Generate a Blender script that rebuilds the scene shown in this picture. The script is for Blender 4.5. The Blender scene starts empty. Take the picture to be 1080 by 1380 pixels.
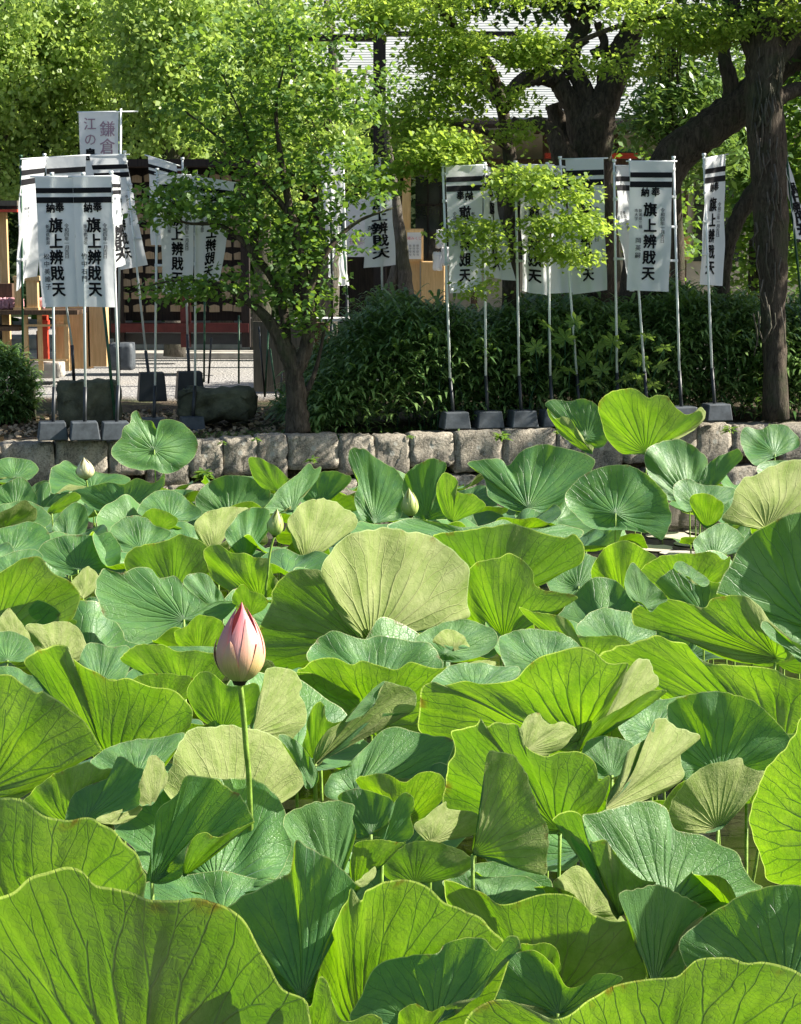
import bpy, math, random
import numpy as np
from mathutils import Vector
R = math.radians
rng = np.random.default_rng(7)
random.seed(7)
scene = bpy.context.scene
COL = scene.collection

# ---------------- camera ----------------
CAM = np.array([0.0, 0.0, 2.07]); FPX = 2400.0; PITCH = math.atan(360 / FPX)
cam_d = bpy.data.cameras.new('camera'); cam = bpy.data.objects.new('camera', cam_d); COL.objects.link(cam)
cam.location = CAM; cam.rotation_euler = (R(90) - PITCH, 0, 0)
cam_d.sensor_fit = 'HORIZONTAL'; cam_d.sensor_width = 36; cam_d.lens = 36 * FPX / 1080
cam_d.clip_start = 0.05; cam_d.clip_end = 1500
scene.camera = cam
# ---------------- light ----------------
SUN = Vector((0.80, 0.03, 0.60)).normalized()
world = bpy.data.worlds.new('World'); scene.world = world; world.use_nodes = True
wn = world.node_tree.nodes; wl = world.node_tree.links
sky = wn.new('ShaderNodeTexSky'); sky.sky_type = 'NISHITA'; sky.sun_disc = False
sky.sun_elevation = math.asin(SUN.z); sky.sun_rotation = math.atan2(SUN.x, SUN.y)
sky.air_density = 1.0; sky.dust_density = 1.5
bg = wn['Background']; bg.inputs['Strength'].default_value = 0.065
wl.new(sky.outputs[0], bg.inputs[0])
sun_d = bpy.data.lights.new('sun', 'SUN'); sun_d.energy = 5.0; sun_d.angle = R(0.55); sun_d.color = (1.0, 0.94, 0.84)
sun = bpy.data.objects.new('sun', sun_d); COL.objects.link(sun)
sun.rotation_euler = SUN.to_track_quat('Z', 'Y').to_euler(); sun.location = (10, 0, 20)
vs = scene.view_settings
vs.view_transform = 'Standard'; vs.look = 'None'; vs.exposure = 1.35; vs.gamma = 1; vs.use_curve_mapping = False
cy = scene.cycles
cy.max_bounces = 8; cy.diffuse_bounces = 4; cy.transmission_bounces = 4; cy.glossy_bounces = 2; cy.transparent_max_bounces = 4
cy.use_denoising = True

# ---------------- helpers ----------------
cp, sp = math.cos(PITCH), math.sin(PITCH)
def ray(px, py):
    u = (px - 540) / FPX; v = (690 - py) / FPX
    return np.array([u, cp + v * sp, -sp + v * cp])
def W(px, py, d):
    r = ray(px, py); return CAM + r * (d / r[1])
def G(px, py, z=0.0):
    r = ray(px, py); return CAM + r * ((z - CAM[2]) / r[2])
def col(c): return (c[0], c[1], c[2], 1.0)

def tag(o, label=None, cat=None, group=None, kind=None):
    if label: o['label'] = label
    if cat: o['category'] = cat
    if group: o['group'] = group
    if kind: o['kind'] = kind
    return o
def empty(name, loc, label=None, cat=None, group=None):
    o = bpy.data.objects.new(name, None); o.location = Vector(loc); o.empty_display_size = 0.1
    COL.objects.link(o); return tag(o, label, cat, group)
def mesh_np(name, V, F, smooth=True, uvs=None):
    """V (n,3); F (m,k) all same k"""
    V = np.asarray(V, dtype=np.float32); F = np.asarray(F, dtype=np.int32)
    me = bpy.data.meshes.new(name); m, k = F.shape
    me.vertices.add(len(V)); me.vertices.foreach_set('co', V.ravel())
    me.loops.add(m * k); me.loops.foreach_set('vertex_index', F.ravel())
    me.polygons.add(m); me.polygons.foreach_set('loop_start', np.arange(m, dtype=np.int32) * k)
    me.polygons.foreach_set('loop_total', np.full(m, k, dtype=np.int32))
    if smooth: me.polygons.foreach_set('use_smooth', np.ones(m, dtype=bool))
    me.update(calc_edges=True)
    if uvs:
        for nm, uv in uvs.items():
            l = me.uv_layers.new(name=nm); l.data.foreach_set('uv', np.asarray(uv, dtype=np.float32).ravel())
    return me
def link(name, me, mat, parent=None):
    o = bpy.data.objects.new(name, me)
    if mat and not me.materials: me.materials.append(mat)
    COL.objects.link(o)
    if parent is not None:
        o.parent = parent; o.matrix_parent_inverse = parent.matrix_basis.inverted()
    return o
class MB:
    def __init__(s): s.V = []; s.F = []
    def add(s, V, F):
        b = len(s.V); s.V += [tuple(v) for v in V]; s.F += [tuple(i + b for i in f) for f in F]
    def box(s, c, size, rot=0.0, taper=1.0, tilt=0.0, jit=0.0):
        cx_, cy_, cz_ = c; sx, sy, sz = [q / 2 for q in size]; V = []
        for z in (-1, 1):
            t = taper if z > 0 else 1
            for x, y in ((-1, -1), (1, -1), (1, 1), (-1, 1)):
                X = x * sx * t; Y = y * sy * t; Z = z * sz
                X, Z = X * math.cos(tilt) + Z * math.sin(tilt), -X * math.sin(tilt) + Z * math.cos(tilt)
                X, Y = X * math.cos(rot) - Y * math.sin(rot), X * math.sin(rot) + Y * math.cos(rot)
                V.append((cx_ + X + random.uniform(-jit, jit), cy_ + Y + random.uniform(-jit, jit), cz_ + Z + random.uniform(-jit, jit)))
        s.add(V, [(0, 3, 2, 1), (4, 5, 6, 7), (0, 1, 5, 4), (1, 2, 6, 5), (2, 3, 7, 6), (3, 0, 4, 7)])
        return s
    def tube(s, pts, rad, n=8, noise=0.0, seed=0):
        pts = [np.array(p, float) for p in pts]
        if not hasattr(rad, '__len__'): rad = [rad] * len(pts)
        V = []; F = []; rr = random.Random(seed)
        for i, p in enumerate(pts):
            t = pts[min(i + 1, len(pts) - 1)] - pts[max(i - 1, 0)]; t = t / (np.linalg.norm(t) + 1e-9)
            a = np.cross(t, (0.13, 0.97, 0.2)) if abs(t[1]) < 0.9 else np.cross(t, (1, 0, 0))
            a /= np.linalg.norm(a); b = np.cross(t, a)
            for k in range(n):
                q = 2 * math.pi * k / n; r_ = rad[i] * (1 + rr.uniform(-noise, noise))
                V.append(p + r_ * (math.cos(q) * a + math.sin(q) * b))
        for i in range(len(pts) - 1):
            for k in range(n):
                F.append((i * n + k, i * n + (k + 1) % n, (i + 1) * n + (k + 1) % n, (i + 1) * n + k))
        F.append(tuple(range(n))[::-1]); F.append(tuple((len(pts) - 1) * n + k for k in range(n)))
        s.add(V, F); return s
    def build(s, name, mat, parent=None, smooth=False):
        me = bpy.data.meshes.new(name); me.from_pydata(s.V, [], s.F)
        if smooth: me.polygons.foreach_set('use_smooth', [True] * len(me.polygons))
        me.update(); return link(name, me, mat, parent)
def smooth_path(pts, n=5):
    """Catmull-Rom through points (with radius as last coordinate allowed)"""
    P = [np.array(p, float) for p in pts]; P = [2 * P[0] - P[1]] + P + [2 * P[-1] - P[-2]]; out = []
    for i in range(1, len(P) - 2):
        for k in range(n):
            t = k / n; p0, p1, p2, p3 = P[i - 1:i + 3]
            out.append(0.5 * ((2 * p1) + (-p0 + p2) * t + (2 * p0 - 5 * p1 + 4 * p2 - p3) * t * t + (-p0 + 3 * p1 - 3 * p2 + p3) * t ** 3))
    out.append(P[-2]); return out

# ---------------- materials ----------------
class N:
    """tiny node helper"""
    def __init__(s, name):
        s.m = bpy.data.materials.new(name); s.m.use_nodes = True; s.t = s.m.node_tree; s.n = s.t.nodes; s.l = s.t.links
        s.p = s.n['Principled BSDF']; s.out = s.n['Material Output']
    def set(s, node, key, v):
        if isinstance(v, bpy.types.NodeSocket): s.l.new(v, node.inputs[key])
        else:
            if isinstance(v, tuple) and len(v) == 3 and node.inputs[key].type == 'RGBA': v = col(v)
            node.inputs[key].default_value = v
    def node(s, typ, ins=None, **kw):
        nd = s.n.new(typ)
        for k, v in kw.items(): setattr(nd, k, v)
        for k, v in (ins or {}).items(): s.set(nd, k, v)
        return nd
    def math(s, op, a, b=None, c=None, clamp=False):
        nd = s.n.new('ShaderNodeMath'); nd.operation = op; nd.use_clamp = clamp; s.set(nd, 0, a)
        if b is not None: s.set(nd, 1, b)
        if c is not None: s.set(nd, 2, c)
        return nd.outputs[0]
    def mix(s, f, a, b, mode='MIX'):
        nd = s.n.new('ShaderNodeMix'); nd.data_type = 'RGBA'; nd.blend_type = mode
        s.set(nd, 0, f); s.set(nd, 6, a); s.set(nd, 7, b); return nd.outputs[2]
    def noise(s, scale, detail=4, rough=0.6, vec=None, dist=0.0):
        nd = s.node('ShaderNodeTexNoise', {'Scale': scale, 'Detail': detail, 'Roughness': rough, 'Distortion': dist})
        if vec is not None: s.l.new(vec, nd.inputs['Vector'])
        return nd.outputs[0]
    def ramp(s, f, lo, hi):
        nd = s.node('ShaderNodeMapRange', {0: f, 1: lo, 2: hi}); nd.clamp = True; return nd.outputs[0]
    def objco(s): return s.node('ShaderNodeTexCoord').outputs['Object']
    def bump(s, h, strength=0.4, dist=0.01):
        return s.node('ShaderNodeBump', {'Strength': strength, 'Distance': dist, 'Height': h}).outputs[0]

def simple(name, c, rough=0.6, spec=0.4, var=0.12, scale=8.0, bump=0.25, bscale=40.0, bdist=0.005, metal=0.0):
    n = N(name); co = n.objco()
    f = n.noise(scale, 5, 0.65, co)
    c2 = tuple(max(0, x * (1 - 2.2 * var)) for x in c); c1 = tuple(min(1, x * (1 + 1.4 * var)) for x in c)
    n.set(n.p, 'Base Color', n.mix(n.ramp(f, 0.3, 0.7), c2, c1))
    n.set(n.p, 'Roughness', rough); n.set(n.p, 'Specular IOR Level', spec); n.set(n.p, 'Metallic', metal)
    if bump: n.set(n.p, 'Normal', n.bump(n.noise(bscale, 4, 0.6, co), bump, bdist))
    return n.m
def lotus_mat():
    n = N('lotus leaf'); uv = n.node('ShaderNodeUVMap', uv_map='polar').outputs[0]; fl = n.node('ShaderNodeUVMap', uv_map='flat').outputs[0]
    sep = n.node('ShaderNodeSeparateXYZ', {0: uv}); u, r = sep.outputs[0], sep.outputs[1]
    oi = n.node('ShaderNodeObjectInfo').outputs['Random']
    # slight meander of the veins
    wob = n.math('MULTIPLY', n.math('SUBTRACT', n.noise(3, 3, 0.5, fl), 0.5), 0.45)
    NV = 21
    x = n.math('ADD', n.math('MULTIPLY', u, NV), wob)
    cell = n.math('FLOOR', x); fr = n.math('ABSOLUTE', n.math('SUBTRACT', n.math('SUBTRACT', x, cell), 0.5))   # 0 on the vein, .5 between
    wn_ = n.node('ShaderNodeTexWhiteNoise', {'W': cell}, noise_dimensions='1D').outputs[0]
    arc = 2 * math.pi / NV
    dist = n.math('MULTIPLY', n.math('MULTIPLY', fr, r), arc)           # distance in leaf radii from the vein axis
    r0 = n.math('ADD', n.math('MULTIPLY', wn_, 0.28), 0.42)
    over = n.math('MAXIMUM', n.math('SUBTRACT', r, r0), 0.0)
    sp1 = n.math('MULTIPLY', over, 0.34)
    db = n.math('ABSOLUTE', n.math('SUBTRACT', dist, sp1))              # forked twins
    over2 = n.math('MAXIMUM', n.math('SUBTRACT', over, 0.24), 0.0)
    db2 = n.math('ABSOLUTE', n.math('SUBTRACT', db, n.math('MULTIPLY', over2, 0.4)))
    width = n.math('SUBTRACT', 0.0125, n.math('MULTIPLY', r, 0.0085))
    main = n.math('SUBTRACT', 1.0, n.ramp(n.math('DIVIDE', db2, width), 0.35, 1.25))
    fl2 = n.node('ShaderNodeVectorMath', {0: fl, 1: n.mix(0.06, (0, 0, 0), n.node('ShaderNodeTexNoise', {'Vector': fl, 'Scale': 6.0, 'Detail': 4.0}).outputs[1])}, operation='ADD').outputs[0]
    vo = n.node('ShaderNodeTexVoronoi', {'Vector': fl2, 'Scale': 9.0, 'Randomness': 1.0}, feature='DISTANCE_TO_EDGE').outputs[0]
    vo2 = n.node('ShaderNodeTexVoronoi', {'Vector': fl2, 'Scale': 30.0}, feature='DISTANCE_TO_EDGE').outputs[0]
    net = n.math('MULTIPLY', n.math('SUBTRACT', 1.0, n.ramp(vo, 0.0, 0.06)), n.ramp(n.noise(4, 2, .5, fl), 0.35, 0.65)); net2 = n.math('SUBTRACT', 1.0, n.ramp(vo2, 0.0, 0.09))
    cloud = n.noise(3.5, 4, 0.6, fl); mott = n.noise(22, 4, 0.7, fl)
    edge = n.ramp(r, 0.988, 0.993)
    # upper side: glaucous green
    top = n.mix(n.ramp(cloud, 0.3, 0.72), (0.055, 0.185, 0.065), (0.15, 0.33, 0.065))
    top = n.mix(n.math('MULTIPLY', oi, 0.45), top, (0.16, 0.32, 0.08))
    top = n.mix(n.math('MULTIPLY', n.ramp(mott, 0.4, 0.8), 0.25), top, (0.20, 0.36, 0.18))
    top = n.mix(n.math('MULTIPLY', main, 0.35), top, (0.16, 0.30, 0.10))
    top = n.mix(n.math('MULTIPLY', n.ramp(r, 0.16, 0.02), 0.5), top, (0.22, 0.36, 0.18))
    # underside: pale grey green with ribs
    und = n.mix(n.ramp(cloud, 0.3, 0.7), (0.24, 0.32, 0.085), (0.41, 0.45, 0.20))
    und = n.mix(n.math('MULTIPLY', net, 0.3), und, (0.24, 0.30, 0.11))
    und = n.mix(n.math('MULTIPLY', main, 0.5), und, (0.46, 0.48, 0.22))
    geo = n.node('ShaderNodeNewGeometry').outputs['Backfacing']
    surf = n.mix(geo, top, und); surf = n.mix(edge, surf, (0.42, 0.50, 0.22))
    spots = n.math('MULTIPLY', n.ramp(n.noise(9, 5, 0.75, fl), 0.69, 0.73), 0.6)
    surf = n.mix(spots, surf, (0.20, 0.17, 0.06))
    brown = n.math('MULTIPLY', n.ramp(r, 0.93, 1.0), n.ramp(n.noise(2.6, 4, 0.7, fl), 0.57, 0.66))
    surf = n.mix(n.math('MULTIPLY', brown, 0.8), surf, (0.20, 0.12, 0.04))
    # light passing through
    tr = n.mix(n.ramp(cloud, 0.25, 0.75), (0.17, 0.40, 0.001), (0.40, 0.66, 0.002))
    tr = n.mix(n.math('MULTIPLY', oi, 0.75), tr, (0.10, 0.25, 0.001))
    tr = n.mix(n.math('MULTIPLY', n.ramp(n.noise(1.6, 3, 0.6, fl), 0.42, 0.68), 0.45), tr, (0.12, 0.30, 0.002))
    tr = n.mix(n.math('MULTIPLY', net2, 0.28), tr, (0.10, 0.25, 0.004))
    tr = n.mix(n.math('MULTIPLY', net, 0.42), tr, (0.08, 0.22, 0.004))
    tr = n.mix(n.math('MULTIPLY', main, 0.8), tr, (0.05, 0.15, 0.004))
    tr = n.mix(edge, tr, (0.6, 0.8, 0.12)); tr = n.mix(brown, tr, (0.22, 0.14, 0.01))
    h = n.math('ADD', n.math('MULTIPLY', main, -1.0), n.math('ADD', n.math('MULTIPLY', net, -0.22), n.math('MULTIPLY', mott, 0.18)))
    h = n.math('ADD', h, n.math('MULTIPLY', net2, -0.1))
    geo0 = n.node('ShaderNodeNewGeometry').outputs['Backfacing']
    cv = n.node('ShaderNodeCombineXYZ', {0: n.math('MULTIPLY', u, 34.0), 1: n.math('MULTIPLY', r, 15.0), 2: n.math('MULTIPLY', oi, 30.0)}).outputs[0]
    h = n.math('ADD', h, n.math('MULTIPLY', n.noise(1.0, 3, 0.6, cv, 0.6), n.math('ADD', n.math('MULTIPLY', geo0, 0.75), 0.25)))
    bmp = n.bump(h, 0.5, 0.010)
    n.set(n.p, 'Base Color', surf); n.set(n.p, 'Roughness', n.math('ADD', n.math('MULTIPLY', geo, 0.3), 0.40)); n.set(n.p, 'Specular IOR Level', n.math('SUBTRACT', 0.5, n.math('MULTIPLY', geo, 0.38)))
    n.set(n.p, 'Sheen Weight', n.math('MULTIPLY', n.math('SUBTRACT', 1.0, geo), 0.18)); n.set(n.p, 'Sheen Roughness', 0.5); n.set(n.p, 'Sheen Tint', (0.6, 0.85, 1.0))
    n.set(n.p, 'Normal', bmp)
    t = n.node('ShaderNodeBsdfTranslucent', {'Color': tr, 'Normal': bmp})
    mx = n.node('ShaderNodeMixShader', {0: 0.42, 1: n.p.outputs[0], 2: t.outputs[0]})
    n.l.new(mx.outputs[0], n.out.inputs[0]); return n.m
def foliage(name, c, c2, tr, mixf=0.4, rough=0.55):
    n = N(name); g = n.node('ShaderNodeNewGeometry'); rnd = g.outputs['Random Per Island']
    base = n.mix(rnd, c, c2); big = n.noise(0.9, 3, 0.5, n.objco())
    base = n.mix(n.math('MULTIPLY', n.ramp(big, 0.4, 0.65), 0.35), base, tuple(0.6 * x for x in c))
    n.set(n.p, 'Base Color', base); n.set(n.p, 'Roughness', rough); n.set(n.p, 'Specular IOR Level', 0.35)
    t = n.node('ShaderNodeBsdfTranslucent', {'Color': n.mix(rnd, tuple(0.75 * x for x in tr), tr)})
    mx = n.node('ShaderNodeMixShader', {0: mixf, 1: n.p.outputs[0], 2: t.outputs[0]}); n.l.new(mx.outputs[0], n.out.inputs[0]); return n.m
def stone_mat():
    n = N('lichened granite'); co = n.objco(); oi = n.node('ShaderNodeObjectInfo').outputs['Random']
    a = n.mix(oi, (0.40, 0.35, 0.27), (0.62, 0.55, 0.44)); b = n.mix(oi, (0.10, 0.10, 0.085), (0.20, 0.17, 0.13))
    c = n.mix(n.ramp(n.noise(4.5, 6, 0.7, co), 0.38, 0.62), b, a)
    c = n.mix(n.math('MULTIPLY', n.ramp(n.noise(60, 4, 0.8, co), 0.42, 0.6), 0.45), c, (0.62, 0.57, 0.47)); c = n.mix(n.math('MULTIPLY', n.ramp(n.noise(38, 4, 0.8, co), 0.52, 0.6), 0.6), c, (0.10, 0.09, 0.07))
    v = n.node('ShaderNodeTexVoronoi', {'Vector': co, 'Scale': 9.0}).outputs[0]
    lich = n.math('MULTIPLY', n.ramp(v, 0.30, 0.2), n.ramp(n.noise(2.5, 3, 0.5, co), 0.5, 0.58))
    c = n.mix(n.math('MULTIPLY', lich, 0.8), c, (0.52, 0.52, 0.46))
    c = n.mix(n.math('MULTIPLY', n.ramp(n.noise(3.2, 5, 0.7, co, 0.8), 0.57, 0.62), 0.7), c, (0.06, 0.062, 0.048))
    n.set(n.p, 'Base Color', c); n.set(n.p, 'Roughness', 0.9); n.set(n.p, 'Specular IOR Level', 0.2)
    n.set(n.p, 'Normal', n.bump(n.noise(28, 6, 0.75, co), 1.0, 0.03)); return n.m
def bark(name, c1, c2, ivy=None):
    n = N(name); co = n.objco()
    mp = n.node('ShaderNodeMapping', {'Vector': co, 'Scale': (9, 9, 2.2)}).outputs[0]
    f = n.noise(3.0, 6, 0.7, mp, 0.6); c = n.mix(n.ramp(f, 0.35, 0.65), c1, c2)
    c = n.mix(n.math('MULTIPLY', n.ramp(n.noise(2.2, 4, 0.6, co), 0.5, 0.62), 0.5), c, (0.06, 0.075, 0.035))
    n.set(n.p, 'Base Color', c); n.set(n.p, 'Roughness', 0.9); n.set(n.p, 'Specular IOR Level', 0.2)
    n.set(n.p, 'Normal', n.bump(f, 0.9, 0.05)); return n.m
def ground_mat():
    n = N('earth and gravel'); co = n.objco(); s = n.node('ShaderNodeSeparateXYZ', {0: co})
    y = n.math('ADD', n.math('SUBTRACT', s.outputs[1], n.math('MULTIPLY', n.ramp(s.outputs[0], -0.8, 0.2), 5.0)), n.math('MULTIPLY', n.noise(0.6, 3, 0.5, co), 1.2))
    dirt = n.mix(n.ramp(n.noise(7, 6, 0.7, co), 0.3, 0.7), (0.055, 0.042, 0.028), (0.13, 0.10, 0.065))
    dirt = n.mix(n.math('MULTIPLY', n.ramp(n.noise(1.8, 4, 0.6, co), 0.5, 0.6), 0.6), dirt, (0.05, 0.07, 0.025))
    grav = n.mix(n.ramp(n.noise(30, 4, 0.8, co), 0.35, 0.65), (0.24, 0.235, 0.225), (0.46, 0.44, 0.41))
    c = n.mix(n.ramp(y, 25.2, 25.8), dirt, grav)
    v = n.node('ShaderNodeTexVoronoi', {'Vector': co, 'Scale': 28.0}).outputs[0]
    n.set(n.p, 'Base Color', c); n.set(n.p, 'Roughness', 0.95); n.set(n.p, 'Specular IOR Level', 0.2)
    n.set(n.p, 'Normal', n.bump(n.math('ADD', n.noise(14, 6, 0.7, co), v), 0.8, 0.03)); return n.m
def water_mat():
    n = N('pond water'); co = n.objco()
    n.set(n.p, 'Base Color', n.mix(n.ramp(n.noise(1.4, 4, 0.6, co), 0.4, 0.6), (0.012, 0.013, 0.007), (0.028, 0.028, 0.014)))
    n.set(n.p, 'Roughness', 0.08); n.set(n.p, 'Specular IOR Level', 0.5); n.set(n.p, 'IOR', 1.33)
    n.set(n.p, 'Normal', n.bump(n.noise(5, 3, 0.5, co), 0.15, 0.02)); return n.m
def cloth_mat(name, c=(0.82, 0.84, 0.84), trans=0.38):
    n = N(name); co = n.objco(); f = n.noise(6, 4, 0.6, co)
    n.set(n.p, 'Base Color', n.mix(n.math('MULTIPLY', n.ramp(f, 0.4, 0.75), 0.2), c, tuple(x * 0.75 for x in c)))
    n.set(n.p, 'Roughness', 0.85); n.set(n.p, 'Specular IOR Level', 0.15); n.set(n.p, 'Normal', n.bump(n.noise(5, 3, 0.5, co), 0.35, 0.03))
    t = n.node('ShaderNodeBsdfTranslucent', {'Color': c})
    mx = n.node('ShaderNodeMixShader', {0: trans, 1: n.p.outputs[0], 2: t.outputs[0]}); n.l.new(mx.outputs[0], n.out.inputs[0]); return n.m
def wood_mat(name, c, c2, rough=0.7):
    n = N(name); co = n.objco(); mp = n.node('ShaderNodeMapping', {'Vector': co, 'Scale': (22, 22, 1.6)}).outputs[0]
    f = n.noise(2.0, 5, 0.65, mp, 0.4); n.set(n.p, 'Base Color', n.mix(n.ramp(f, 0.35, 0.68), c, c2)); n.set(n.p, 'Roughness', rough)
    n.set(n.p, 'Specular IOR Level', 0.25); n.set(n.p, 'Normal', n.bump(f, 0.3, 0.006)); return n.m
def roof_mat():
    n = N('weathered copper roof'); co = n.objco()
    f = n.noise(1.2, 6, 0.7, co); g = n.noise(14, 4, 0.7, co)
    c = n.mix(n.ramp(f, 0.35, 0.65), (0.38, 0.40, 0.39), (0.50, 0.51, 0.49)); c = n.mix(n.math('MULTIPLY', n.ramp(g, 0.45, 0.7), 0.3), c, (0.22, 0.26, 0.25))
    n.set(n.p, 'Base Color', c); n.set(n.p, 'Roughness', 0.55); n.set(n.p, 'Specular IOR Level', 0.4); n.set(n.p, 'Normal', n.bump(g, 0.3, 0.01)); return n.m
M = dict(
    lotus=lotus_mat(), stone=stone_mat(), ground=ground_mat(), water=water_mat(), roof=roof_mat(),
    stalk=simple('lotus stalk', (0.24, 0.38, 0.06), 0.5, 0.4, 0.25, 20, 0.5, 160, 0.003),
    bark=bark('dark bark', (0.035, 0.028, 0.021), (0.13, 0.105, 0.078)), bark2=bark('grey bark', (0.07, 0.062, 0.05), (0.19, 0.17, 0.14)),
    maple=foliage('maple leaves', (0.14, 0.26, 0.035), (0.33, 0.44, 0.09), (0.52, 0.70, 0.09), 0.5),
    plum=foliage('plum leaves', (0.05, 0.13, 0.03), (0.16, 0.28, 0.06), (0.32, 0.52, 0.05), 0.4),
    back=foliage('yellow green leaves', (0.13, 0.23, 0.05), (0.40, 0.52, 0.16), (0.60, 0.80, 0.15), 0.42, 0.38),
    dark=foliage('evergreen leaves', (0.02, 0.055, 0.018), (0.05, 0.11, 0.03), (0.12, 0.25, 0.03), 0.3),
    glossy=foliage('glossy broad leaves', (0.10, 0.20, 0.05), (0.20, 0.32, 0.09), (0.32, 0.5, 0.08), 0.3, 0.35),
    sasa=foliage('bamboo grass', (0.06, 0.15, 0.045), (0.28, 0.42, 0.14), (0.30, 0.50, 0.08), 0.3, 0.4),
    white=simple('white plastic', (0.80, 0.84, 0.82), 0.4, 0.5, 0.04, 5, 0), black=simple('black plastic', (0.02, 0.024, 0.028), 0.4, 0.5, 0.2, 6, 0.1),
    green=simple('green bamboo stake', (0.03, 0.10, 0.05), 0.5, 0.4, 0.2, 10, 0.1),
    slate=simple('slate grey resin block', (0.075, 0.088, 0.10), 0.6, 0.4, 0.2, 10, 0.2), ink=simple('black ink', (0.012, 0.012, 0.014), 0.8, 0.2, 0.1, 5, 0),
    paleink=simple('faded purple ink', (0.45, 0.30, 0.36), 0.8, 0.2, 0.1, 5, 0), pinkink=simple('pink ink', (0.65, 0.12, 0.16), 0.8, 0.2, 0.1, 5, 0),
    smallink=simple('thin black ink', (0.06, 0.065, 0.075), 0.8, 0.2, 0.1, 5, 0),
    cloth=cloth_mat('white banner cloth'), paper=simple('paper', (0.78, 0.77, 0.75), 0.8, 0.2, 0.03, 5, 0),
    ochre=wood_mat('pale new timber', (0.50, 0.33, 0.15), (0.66, 0.46, 0.24)), oldwood=wood_mat('grey weathered boards', (0.085, 0.078, 0.062), (0.15, 0.135, 0.105)),
    brown=wood_mat('brown timber', (0.07, 0.045, 0.03), (0.14, 0.09, 0.055)), darkwood=wood_mat('dark stained timber', (0.016, 0.013, 0.012), (0.04, 0.03, 0.025)),
    plaque=wood_mat('votive plaque wood', (0.24, 0.18, 0.11), (0.36, 0.28, 0.18)),
    red=simple('vermilion paint', (0.55, 0.06, 0.03), 0.5, 0.4, 0.12, 5, 0.1), darkred=simple('dark red paint', (0.10, 0.022, 0.02), 0.6, 0.3, 0.15, 5, 0.1),
    plaster=simple('cream plaster', (0.52, 0.47, 0.37), 0.9, 0.2, 0.1, 2, 0.3), glass=simple('dark window glass', (0.02, 0.028, 0.03), 0.08, 0.6, 0.3, 2, 0),
    pink=simple('pink paper', (0.62, 0.32, 0.34), 0.8, 0.2, 0.2, 30, 0.3), rock=simple('dark mossy boulder', (0.11, 0.115, 0.075), 0.9, 0.2, 0.3, 3.5, 0.9, 22, 0.02), pale=simple('pale stone', (0.46, 0.43, 0.38), 0.9, 0.2, 0.15, 4, 0.6),
)

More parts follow.
